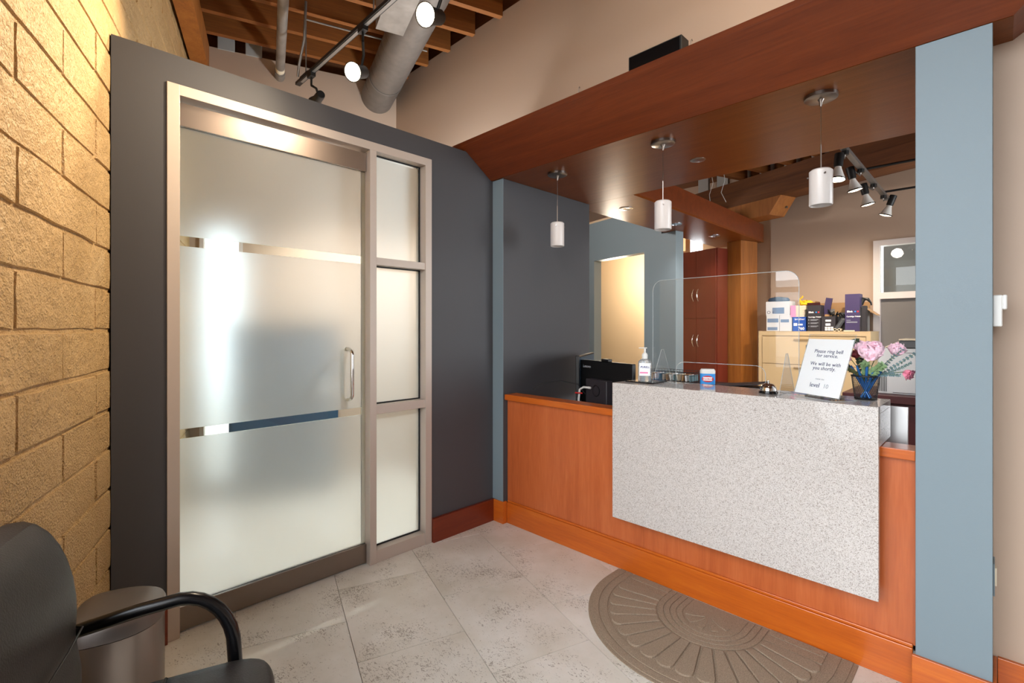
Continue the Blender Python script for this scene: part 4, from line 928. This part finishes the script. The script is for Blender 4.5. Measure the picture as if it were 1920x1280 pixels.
# ================================================================ LIGHT FITTINGS
def pendant(x, y, label):
    t = thing('pendant_lamp', (x, y, 2.476), label, 'pendant lamp', 'pendants under the canopy')
    MB().lathe([(0, -.018), (.062, -.018), (.068, -.014), (.068, 0), (0, 0)], (x, y, 2.476), 32).build('ceiling_plate', 'nickel', t, smooth=True)
    MB().lathe([(0, -.05), (.004, -.05), (.007, -.03), (.014, -.018), (0, -.018)], (x, y, 2.476), 16).build('cord_grip', 'nickel', t, smooth=True)
    MB().rod((x, y, 2.43), (x, y, 2.25), .0018, n=6).rod((x, y, 2.25), (x, y, 2.12), .0032, n=8).build('cable', 'nickel', t)
    MB().lathe([(.012, 2.130), (.040, 2.133), (.0475, 2.126), (.0475, 1.972), (.0455, 1.968), (.0435, 1.972), (.0435, 2.12)], (x, y, 0), 36).build('glass_shade', 'shade', t, smooth=True)
    for a in (0, 120, 240):
        d = Vector((math.cos(R(a-60)), math.sin(R(a-60)), 0)); c = Vector((x, y, 2.105))
        MB().rod(c+d*.046, c+d*.056, .004, n=10).build('set_screw', 'nickel', t)
pendant(-2.164, 2.61, 'white cylinder pendant nearest the dark partition, leftmost of three')
pendant(-1.367, 2.60, 'white cylinder pendant hanging between the other two')
pendant(-.579, 2.603, 'white cylinder pendant nearest the blue pier, rightmost of three')
cs = thing('ceiling_speaker', (-1.357, 3.038, 2.476), 'small round recessed speaker in the canopy soffit', 'speaker')
MB().lathe([(0, -.004), (.040, -.004), (.047, -.002), (.047, .004), (0, .004)], (-1.357, 3.038, 2.476), 28).build('grille', M['nickel'], cs, smooth=True)
for i, (x, y) in enumerate(((-2.364, 3.817), (-2.354, 4.75), (-2.335, 5.67))):
    t = thing('downlight', (x, y, 2.476), ['round recessed downlight in the bulkhead nearest the canopy', 'middle recessed downlight in the bulkhead', 'farthest recessed downlight in the bulkhead beside the timber post'][i], 'downlight', 'downlights in the bulkhead')
    MB().lathe([(.050, -.004), (.063, -.003), (.063, 0), (.050, 0), (.050, -.004)], (x, y, 2.476), 28).build('trim_ring', 'downl', t, smooth=True)
    MB().lathe([(.050, -.001), (.036, -.002), (.030, -.001), (0, -.001)], (x, y, 2.476), 28).build('reflector', 'downl', t, smooth=True)

def spotlamp(root, canp, headp, aim, on, size=.055, blk='black', name='track_lamp'):
    """black cylinder head on a stem; headp = centre of the lens"""
    headp = Vector(headp); canp = Vector(canp); d = (Vector(aim)-headp).normalized(); bk_ = headp-d*.15
    MB().box(canp.x-.035, canp.x+.035, canp.y-.018, canp.y+.018, canp.z-.03, canp.z+.0).build('adapter', blk, root)
    knee = Vector((canp.x, canp.y, canp.z-.09))
    MB().rod(canp-Vector((0, 0, .03)), knee, .008, n=8).build('stem', blk, root)
    MB().tube([knee, knee.lerp(bk_, .5)+Vector((0, 0, .01)), bk_+d*.05-Vector((0, 0, 0))], .009, 8).build('yoke', blk, root)
    MB().lathe([(0, -.15), (size*.62, -.15), (size*.7, -.14), (size*.74, -.06), (size, -.012), (size*1.06, 0), (size*.98, 0), (size*.96, -.004)], headp, 28, axis=d).build('housing', blk, root, smooth=True)
    MB().lathe([(0, -.003), (size*.6, -.004), (size*.97, -.005)], headp, 28, axis=d).build('lens', 'bulb' if on else 'rubber', root, smooth=True)
    return headp+d*.02
YT, ZT = 1.503, 3.30
tr = thing('lighting_track', (-2.2, YT, ZT), 'black lighting track hung under the joists above the partition', 'track')
MB().box(-3.88, .6, YT-.018, YT+.018, ZT, ZT+.022).build('rail', 'black', tr)
MB().box(-3.80, .6, YT-.010, YT+.010, ZT-.004, ZT).build('contact_slot', 'galv', tr)
MB().box(-3.80, -3.66, YT-.014, YT+.014, ZT+.022, ZT+.034).build('feed_box', 'black', tr)
for x in (-3.72, -2.7, -1.95): MB().rod((x, YT, ZT+.022), (x, YT, 3.80), .005, n=8).build('hanger_rod', 'galv', tr)
l3 = thing('track_lamp', (-3.62, YT, ZT), 'black track lamp aimed away, nearest the end of the track', 'lamp', 'lamps on the black track')

l1 = thing('track_lamp', (-2.944, YT, ZT), 'lit black track lamp facing the room beside the round duct end', 'lamp', 'lamps on the black track')
pL1 = Vector((-2.94, YT-.02, 3.015))
# lens centres from the photograph
def at(px, py, y):
    r = (px-960)/910.; t_ = y*1.41421/(1+r); return Vector((t_*(-1+r)/1.41421, y, 1.4+(615-py)/910*t_))
L1c = at(661, 135, YT-.06); L2c = at(797, 28, YT-.06)
AIM = Vector((-1.55, -.05, 2.3))
h3a = at(590, 193, YT+.06); h3b = at(609, 168, YT+.04)
spotlamp(l3, (-3.62, YT, ZT), h3a, h3a+(h3a-h3b), False, .045)
spotlamp(l1, (L1c.x+.02, YT, ZT), L1c, L1c+Vector((.55, -.95, -.55)), True, .056)
l2 = thing('track_lamp', (L2c.x, YT, ZT), 'lit black track lamp facing the room in front of the duct register', 'lamp', 'lamps on the black track')
spotlamp(l2, (L2c.x+.10, YT, ZT), L2c, L2c+Vector((.35, -1.0, -.5)), True, .056)
light('track lamp one beam', 'SPOT', L1c+Vector((.05, -.06, -.03)), 90, WARM, L1c+Vector((.55, -.95, -.35))*1.0, .05, 70, .8)
light('track lamp two beam', 'SPOT', L2c+Vector((.03, -.08, -.03)), 135, (1, .80, .56), (-2.05, 0.1, 2.15), .05, 95, .7)
for k, (lx, aim, en, ang) in enumerate(((-1.25, (-2.62, .50, 1.95), 48, 60), (-.35, (-1.9, 2.6, 2.9), 24, 150))):  # second lamp is an unseen addition that brightens the high beige wall
    t = thing('track_lamp', (lx, YT, ZT), ['black track lamp above the frame aimed at the block wall', 'unseen black track lamp added to brighten the high beige wall'][k], 'lamp', 'lamps on the black track')
    hp = Vector((lx, YT+(-.12 if k == 0 else .12), ZT-.24)); spotlamp(t, (lx, YT, ZT), hp, aim, True, .056)
    light('upper track beam', 'SPOT', hp+(Vector(aim)-hp).normalized()*.03, en, (1, .80, .58), aim, .05, ang, .9)
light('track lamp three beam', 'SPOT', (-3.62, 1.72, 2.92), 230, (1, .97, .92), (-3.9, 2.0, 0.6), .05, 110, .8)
light('hall fill light', 'POINT', (-3.0, 2.46, 2.1), 100, (.88, .95, 1), size=.1)  # added fill for the hall; its fitting below is unseen
hg = thing('hall_fill_lamp', (-3.0, 2.55, 2.0), 'unseen white fitting added to light the hall behind the dark partition', 'lamp')
MB().rod((-3.0, 2.608, 2.0), (-3.0, 2.58, 2.0), .05, n=16).rod((-3.0, 2.58, 2.0), (-3.0, 2.5, 2.0), .008, n=8).build('back_plate', 'nickel', hg)
MB().lathe([(.03, 0), (.055, .03), (.06, .07)], (-3.0, 2.48, 1.98), 20).build('shade', 'white', hg, smooth=True)

pg = thing('passage_fill_lamp', (-3.6, 3.55, 2.8), 'unseen white globe added to light the passage behind the dark side wall', 'pendant lamp')  # unseen globe with its light, added to brighten the passage
MB().rod((-3.6, 3.55, 2.98), (-3.6, 3.55, 3.46), .004, n=6).build('cord', 'black', pg)
MB().lathe([(.02, 0), (.05, .02), (.06, .05)], (-3.6, 3.55, 2.93), 20).build('shade', 'white', pg, smooth=True)
light('passage fill light', 'POINT', (-3.6, 3.55, 2.8), 62, (1, .95, .9), size=.1)
for x, y in ((-2.364, 3.817), (-2.354, 4.75), (-2.335, 5.67)): light('passage fill spot', 'SPOT', (x, y, 2.46), 14, (1, .95, .9), (x, y, 0), .03, 120, .8)  # extra passage fill, added at the otherwise unlit downlights
# second (office) track
t2 = thing('lighting_track', (-.82, 5.4, 2.76), 'silver lighting track hung in the office beyond the canopy', 'track')
xT = -.82
MB().box(xT-.02, xT+.02, 3.6, 6.42, 2.745, 2.775).build('rail', 'galv', t2)
for yy, zz_ in ((5.15, 2.78), (6.15, 2.78)): MB().rod((xT, yy, zz_), (2.6, yy, zz_), .011, n=8).build('cross_bar', 'black', t2)
MB().rod((xT, 4.1, 2.775), (xT, 4.1, 3.4), .005).build('hanger_rod', 'galv', t2)
def parlamp(cx, cy, head, aim, label, bright):
    t = thing('spot_lamp', (cx, cy, 2.745), label, 'lamp', 'spot lamps on the silver track')
    head = Vector(head); d = Vector(aim).normalized()
    MB().lathe([(0, 0), (.026, 0), (.026, .03), (0, .03)], (cx, cy, 2.715), 12).build('adapter', 'black', t)
    top = head-d*.20
    MB().tube([(cx, cy, 2.72), (cx, cy, 2.69), top], .006, 6).build('arm', 'galv', t)
    MB().lathe([(0, -.20), (.030, -.20), (.032, -.19), (.030, -.10), (.022, -.095)], head, 20, axis=d).build('socket', 'black', t, smooth=True)
    MB().lathe([(.020, -.10), (.026, -.075), (.048, -.015), (.056, 0)], head, 24, axis=d).build('reflector', 'white', t, smooth=True)
    MB().lathe([(.056, -.004), (.060, 0), (.058, .006), (.052, .006)], head, 24, axis=d).build('rim', 'blackgloss', t, smooth=True)
    MB().lathe([(.054, .003), (.03, .009), (0, .011)], head, 24, axis=d).build('lens', 'bulb' if bright else 'bulb2', t, smooth=True)
for i, (px, py, yc_, ay, dv, br, lab) in enumerate((
    (1569, 336, 4.35, 4.4, (-.05, -.15, -1), True, 'bright spot lamp nearest the canopy on the silver track'),
    (1603, 356, 5.0, 5.0, (.18, .1, -1), False, 'second spot lamp from the canopy on the silver track'),
    (1627, 383, 5.6, 5.6, (.18, .1, -1), False, 'third spot lamp from the canopy on the silver track'),
    (1660, 403, 6.2, 6.15, (-.35, .0, -1), False, 'farthest spot lamp on the silver track'))):
    parlamp(xT, ay, at(px, py, yc_), dv, lab, br)
light('office spot a', 'SPOT', (-.9, 4.3, 2.35), 85, (1, .86, .72), (-2.0, 5.1, .9), .06, 120, .9)
light('office spot b', 'SPOT', (-.9, 5.5, 2.35), 60, (1, .84, .66), (-1.3, 6.5, 1.0), .06, 120, .9)

# ================================================================ CEILING SERVICES
du = thing('air_duct', (-3.4, 2.2, 3.5), 'round grey spiral air duct running under the joists', 'duct')
D0 = Vector((-4.30, 2.43, 3.655))+A*.0; dd = -A
MB().rod(D0-dd*.05, D0+dd*4.2, .15, n=40).build('duct_pipe', 'duct', du, smooth=True)
rg = MB()
for k in range(30):
    c = D0+dd*(.25+.14*k); rg.lathe([(.150, -.003), (.1525, 0), (.150, .003)], c, 32, axis=dd+Vector((.0, .0, .25)))
rg.build('spiral_seam', 'duct', du, smooth=True)
MB().lathe([(.15, -.012), (.155, -.012), (.155, .012), (.15, .012)], D0+dd*.42, 40, axis=dd).build('collar', 'galv', du, smooth=True)
# register box on the duct
rc = D0+dd*1.33
gm = Matrix.Identity(4)
for i in range(3): gm[i][0] = dd[i]; gm[i][1] = N[i]; gm[i][3] = rc[i]
rgb = thing('duct_register', rc, 'pale grey louvred register box fixed to the round duct', 'vent')
MB(gm).box(0, .5, -.27, -.05, -.13, .10).build('box_body', 'pipe', rgb)
for k in range(6): MB(gm).box(-.008, 0, -.25+.03*k, -.238+.03*k, -.11, .08).build('louvre', 'rubber', rgb)
pi_ = thing('ceiling_pipe', (-4.569, 1.613, 3.643), 'straight grey steel pipe passing into the far hall wall', 'pipe')
q0 = Vector((-4.569, 1.613, 3.655)); MB().rod(q0-dd*.03, q0+dd*4.5, .036, n=20).build('pipe_run', 'pipe', pi_, smooth=True)
MB().rod(q0+dd*.02, q0+dd*.10, .041, n=20).build('coupling', 'pipe', pi_, smooth=True)
MB().rod(q0+dd*.13, q0+dd*.19, .0368, n=20).build('paper_tag', 'cream', pi_, smooth=True)
# conduits
ex = -3.72
c1 = MB().tube([(ex-.08, YT-.03, ZT+.03), (ex-.05, YT-.03, ZT+.12), (ex+.02, YT-.02, ZT+.28), (ex+.05, YT-.02, 3.85)], .010, 8).build('flex_conduit', 'galv', smooth=True); tag(c1, 'thin ribbed flexible conduit dropping to the track end', 'conduit')
eb = ab(3.78, 1.55+.0); 
o = MB().box(-3.35, -3.21, 1.42, 1.56, 3.76, 3.81).build('junction_box', 'graypaint'); tag(o, 'grey junction box under the joists', 'junction box')
e0 = Vector((ex+.01, YT-.01, 3.74))
o = MB().rod(e0+N*.0+Vector((0, 0, 0)), e0+N*.95, .007, n=8).build('conduit', 'galv', smooth=True); tag(o, 'thin galvanised conduit running along a joist to the duct', 'conduit')
for k, u in enumerate((1.19, 1.40)):
    m_ = MB(FM).box(u, u+.13, -.012, -.002, 3.79, 3.93).build('cover_plate', M['graypaint'], bevel=.012); tag(m_, ['grey cover plate between joists, the left of two', 'grey cover plate between joists, the right of two'][1-k], 'plate', 'cover plates above the far wall')
# speaker on canopy
spk = thing('black_speaker', (-1.26, 2.34, 2.669), 'flat black box standing on top of the canopy', 'speaker')
MB().box(-1.411, -1.109, 2.30, 2.38, 2.669, 2.862, .004).build('cabinet', 'black', spk); MB().box(-1.40, -1.12, 2.296, 2.30, 2.68, 2.852).build('grille', 'blackgloss', spk)
for i, px in enumerate((1085, 1295)):
    p = at(px, 168 if i == 0 else 80, 2.2); o = MB().tube([(p.x, 2.2, 2.672), (p.x, 2.2, p.z+.01), (p.x+.006, 2.2, p.z+.014), (p.x+.008, 2.2, p.z+.004)], .0016, 5).build('small_hook', 'nickel')
    tag(o, ['tiny metal hook on the canopy edge left of the black box', 'tiny metal hook on the canopy edge right of the black box'][i], 'hook')
# thermostat and outlet on pier side
th = thing('thermostat', (-.0, 2.46, 1.40), 'small white wall control on the side of the blue pier', 'thermostat')
def col_z(py, y=2.45): return 1.4+(615-py)/910*(y*1.41421/2)
MB().box(-.012, .012, 2.44, 2.54, col_z(612), col_z(553), .003).build('case', 'white', th); MB().box(.012, .024, 2.44, 2.54, col_z(580), col_z(553), .003).build('front_cap', 'white', th)
ou = thing('power_outlet', (-.0, 2.5, .5), 'wall outlet low on the side of the blue pier', 'outlet')
MB().box(-.012, -.007, 2.45, 2.53, col_z(1120), col_z(1058), .002).build('plate', 'blue', ou); MB().box(-.007, -.002, 2.475, 2.505, col_z(1104), col_z(1070)).build('socket', 'cream', ou)

# ================================================================ FLOOR MAT
MC = Vector((-.982, 2.325, 0)); MRad = .575
fm_ = thing('door_mat', (MC.x, MC.y, 0), 'half round taupe entrance mat with fan pattern before the desk', 'mat')
def half(r, n=48, ext=.11, sx_=1.0):
    pts = [(MC.x+r*sx_, MC.y+ext)]+[(MC.x+r*sx_*math.cos(-PI*i/n), MC.y+r*math.sin(-PI*i/n)) for i in range(n+1)]+[(MC.x-r*sx_, MC.y+ext)]; return pts
MB().prism(half(MRad), 0.0005, .0045).build('backing', M['mat_pile'], fm_)
def band(r0_, r1_, z, n=60, a0=0, a1=180, z0_=.0045, ext=0):
    vs = []; 
    A_ = [a0+(a1-a0)*i/n for i in range(n+1)]
    P_in = [(MC.x+r0_*math.cos(-R(a)), MC.y+r0_*math.sin(-R(a))) for a in A_]; P_out = [(MC.x+r1_*math.cos(-R(a)), MC.y+r1_*math.sin(-R(a))) for a in A_]
    if ext: P_in = [(P_in[0][0], MC.y+ext)]+P_in+[(P_in[-1][0], MC.y+ext)]; P_out = [(P_out[0][0], MC.y+ext)]+P_out+[(P_out[-1][0], MC.y+ext)]
    rings = [[(a[0], a[1], z0_), (a[0], a[1], z-.001), (a[0]*.97+b[0]*.03, a[1]*.97+b[1]*.03, z), (a[0]*.03+b[0]*.97, a[1]*.03+b[1]*.97, z), (b[0], b[1], z-.001), (b[0], b[1], z0_)] for a, b in zip(P_in, P_out)]
    return MB().loft(rings)
band(MRad-.05, MRad-.016, .0085, ext=.11).build('border_band', 'mat_pile', fm_)
band(MRad-.094, MRad-.058, .0085, ext=.11, n=60).build('border_band', 'mat_pile', fm_)
nP = 17; rI, rO = .245, MRad-.098
for k in range(nP):
    a0, a1 = 180*k/nP, 180*(k+1)/nP; am = R((a0+a1)/2); hw = R(180/nP/2)
    poly = []
    gi = .005
    def pt(r, da): return (MC.x+r*math.cos(-(am+da)), MC.y+r*math.sin(-(am+da)))
    wI = hw-gi/rI; wO = hw-gi/rO; rr = rO-.036
    poly += [pt(rI, -wI), pt(rr, -wO)]
    for j in range(1, 6): th_ = PI*j/6; poly.append(pt(rr+.032*math.sin(th_), -wO*math.cos(th_)))
    poly += [pt(rr, wO), pt(rI, wI)]
    cxp = sum(p[0] for p in poly)/len(poly); cyp = sum(p[1] for p in poly)/len(poly)
    n = len(poly); ins = [(p[0]+(cxp-p[0])*.05, p[1]+(cyp-p[1])*.05) for p in poly]
    MB().loft([[(p[0], p[1], .004) for p in poly], [(p[0], p[1], .0095) for p in poly], [(p[0], p[1], .012) for p in ins]]).build('fan_rib', 'mat_pile', fm_)
for sx_ in (-1, 1):
    xs = sorted((MC.x+sx_*rI, MC.x+sx_*(rO-.01))); MB().box(xs[0], xs[1], MC.y+.004, MC.y+.055, .004, .009).box(xs[0], xs[1], MC.y+.062, MC.y+.108, .004, .009).build('fan_rib', 'mat_pile', fm_)
for r0_, r1_ in ((.212, .236), (.182, .206), (.152, .176), (.122, .146)): band(r0_, r1_, .0088, n=36, ext=.10).build('arch_rib', 'mat_pile', fm_)
for k in range(5):
    am = R(18+36*k); poly = [(MC.x+r*math.cos(-(am+da)), MC.y+r*math.sin(-(am+da))) for r, da in ((.02, 0), (.07, -.22), (.108, -.13), (.108, .13), (.07, .22))]
    MB().prism(poly, .004, .0085).build('centre_leaf', 'mat_pile', fm_)

# ================================================================ TRASH CAN
TCc = Vector((-1.94, .195, 0)); tcm = Matrix.Identity(4)
for i in range(3): tcm[i][0] = (-A)[i]; tcm[i][1] = N[i]; tcm[i][3] = TCc[i]
tc_ = thing('trash_can', TCc, 'brushed steel step bin between the chair and the glass door', 'trash can')
def dring(rx, ry, z, n=40):
    r = []
    for i in range(n):
        a = 2*PI*i/n; c, s_ = math.cos(a), math.sin(a); e = 2.3 if s_ >= 0 else 3.6; yy = ry if s_ >= 0 else ry*.62
        r.append((rx*math.copysign(abs(c)**(2/e), c), -.015+yy*math.copysign(abs(s_)**(2/e), s_), z))
    return r
MB(tcm).loft([dring(.126, .145, 0), dring(.128, .147, .012), dring(.124, .143, .022)]).build('plastic_base', 'black', tc_, smooth=True)
MB(tcm).loft([dring(.122, .140, .022), dring(.122, .140, .485)]).build('steel_body', 'steel', tc_, smooth=True)
MB(tcm).loft([dring(.123, .141, .487), dring(.126, .144, .489), dring(.126, .144, .523), dring(.122, .140, .533), dring(.113, .128, .539), dring(.06, .07, .545)]).build('lid', 'lampcan', tc_, smooth=True)
MB(tcm).box(-.03, .03, .135, .18, .012, .02, .003).build('pedal', 'black', tc_)

# ================================================================ CHAIR  (local x = -A along the wall towards the camera, y = N into the room)
CO = Vector((-1.70, .03, 0)); chm = Matrix.Identity(4)
for i in range(3): chm[i][0] = (-A)[i]; chm[i][1] = N[i]; chm[i][3] = CO[i]
ch = thing('waiting_chair', CO+(-A)*.3+N*.25, 'black leather armchair with curved black arms against the block wall', 'chair')
def cushion(x0_, x1_, y0_, y1_, z0_, z1_, n=28, e=5, crown=.012, layers=10, shape=None):
    rings = []; cx_, cy_ = (x0_+x1_)/2, (y0_+y1_)/2; rx, ry = (x1_-x0_)/2, (y1_-y0_)/2
    for k in range(layers+1):
        v_ = k/layers; th_ = PI*v_-PI/2; f = abs(math.cos(th_))**.45; z = (z0_+z1_)/2+(z1_-z0_)/2*math.sin(th_)
        f2 = max(f, .02); edge = .045
        rings.append([(cx_+(rx-edge*(1-f2))*math.copysign(abs(math.cos(a))**(2/e), math.cos(a)), cy_+(ry-edge*(1-f2))*math.copysign(abs(math.sin(a))**(2/e), math.sin(a)), z) for a in [2*PI*i/n for i in range(n)]])
    # close top with a crowned inner ring
    top = [(cx_+(p[0]-cx_)*.5, cy_+(p[1]-cy_)*.5, z1_+crown) for p in rings[-1]]
    rings.append(top); rings.append([(cx_+(p[0]-cx_)*.1, cy_+(p[1]-cy_)*.1, z1_+crown*1.2) for p in top])
    return rings
AX = .03                                            # far arm plane (towards the bin)
MB(chm).loft(cushion(.06, .58, .05, .525, .385, .485, 36, 6)).build('seat', 'leather', ch, smooth=True)
MB(chm).tube([(.068, .27, .40), (.066, .27, .472), (.10, .27, .4955), (.32, .272, .499), (.55, .27, .4955), (.575, .27, .465)], .0028, 6).build('seat_seam', 'black', ch, smooth=True)
# backrest: side profile (y, z) swept along x with rounded ends
prof = [(.02, .43), (.075, .44), (.105, .50), (.108, .57), (.088, .65), (.098, .70), (.092, .80), (.060, .90), (.015, .955), (-.035, .965), (-.06, .93), (-.035, .84), (.0, .72), (.01, .60), (.005, .50)]
rings = []
nx = 12
pc_ = (.03, .70)
for k in range(nx+1):
    u = -1+2*k/nx; x = .32+.285*math.copysign(abs(u)**.75, u)*1.0; q_ = abs(u); f = (1-q_**5)**.32 if q_ < 1 else .0; f = max(f, .05)
    rings.append([(x, pc_[0]+(p[0]-pc_[0])*(.35+.65*f), pc_[1]+(p[1]-pc_[1])*(.62+.38*f)) for p in prof])
b = MB(chm).loft(rings).build('backrest', 'leather', ch, smooth=True, subsurf=1)
for p in b.data.polygons: p.use_smooth = True
MB(chm).tube([(.055, .070, .66), (.08, .098, .665), (.2, .104, .668), (.32, .105, .67), (.45, .104, .668), (.57, .098, .665)], .0025, 6).build('back_seam', 'black', ch, smooth=True)
for sx_ in (AX, .61):
    pts = [(sx_, -.01, .62), (sx_, .10, .637), (sx_, .20, .652), (sx_, .29, .660)]
    for k in range(1, 9):
        a = PI/2*k/8; pts.append((sx_, .29+.13*math.sin(a), .66-.17*(1-math.cos(a))))
    pts += [(sx_, .425, .40), (sx_, .425, .2), (sx_, .42, .02)]
    MB(chm).tube(pts, [.014]+[.017]*(len(pts)-2)+[.015], 14, 1.25).build('armrest', 'armblack', ch, smooth=True)
    MB(chm).tube([(sx_+.0, -.01, .62), (sx_, -.005, .5), (sx_, .0, .3), (sx_, -.01, .02)], .014, 10).build('rear_leg', 'armblack', ch, smooth=True)
MB(chm).tube([(AX, .1, .36), (.32, .1, .36), (.61, .1, .36)], .012, 8).tube([(AX, .42, .36), (.32, .42, .36), (.61, .42, .36)], .012, 8).build('cross_rail', 'armblack', ch, smooth=True)

# ================================================================ HALL FURNITURE (behind the frosted glass)
hc = thing('hall_cabinet', FM @ Vector((1.0, -.25, 0)), 'dark blue grey cabinet in the hall blurred behind the glass door', 'cabinet')
MB(FM).box(.60, 1.42, -.42, -.01, .05, 1.42, .004).build('body', 'slate_furn', hc)
MB(FM).box(.62, 1.40, -.425, -.42, .08, 1.40).build('door', M['slate_furn'], hc); MB(FM).box(.58, 1.44, -.44, -.01, 1.42, 1.445).build('top', 'black', hc)
o = MB(FM).box(.64, .74, -.445, -.43, .86, .925).build('white_card', 'paper'); tag(o, 'white card fixed to the hall cabinet seen through the lower clear stripe', 'card')
for l in bpy.data.lights: pass
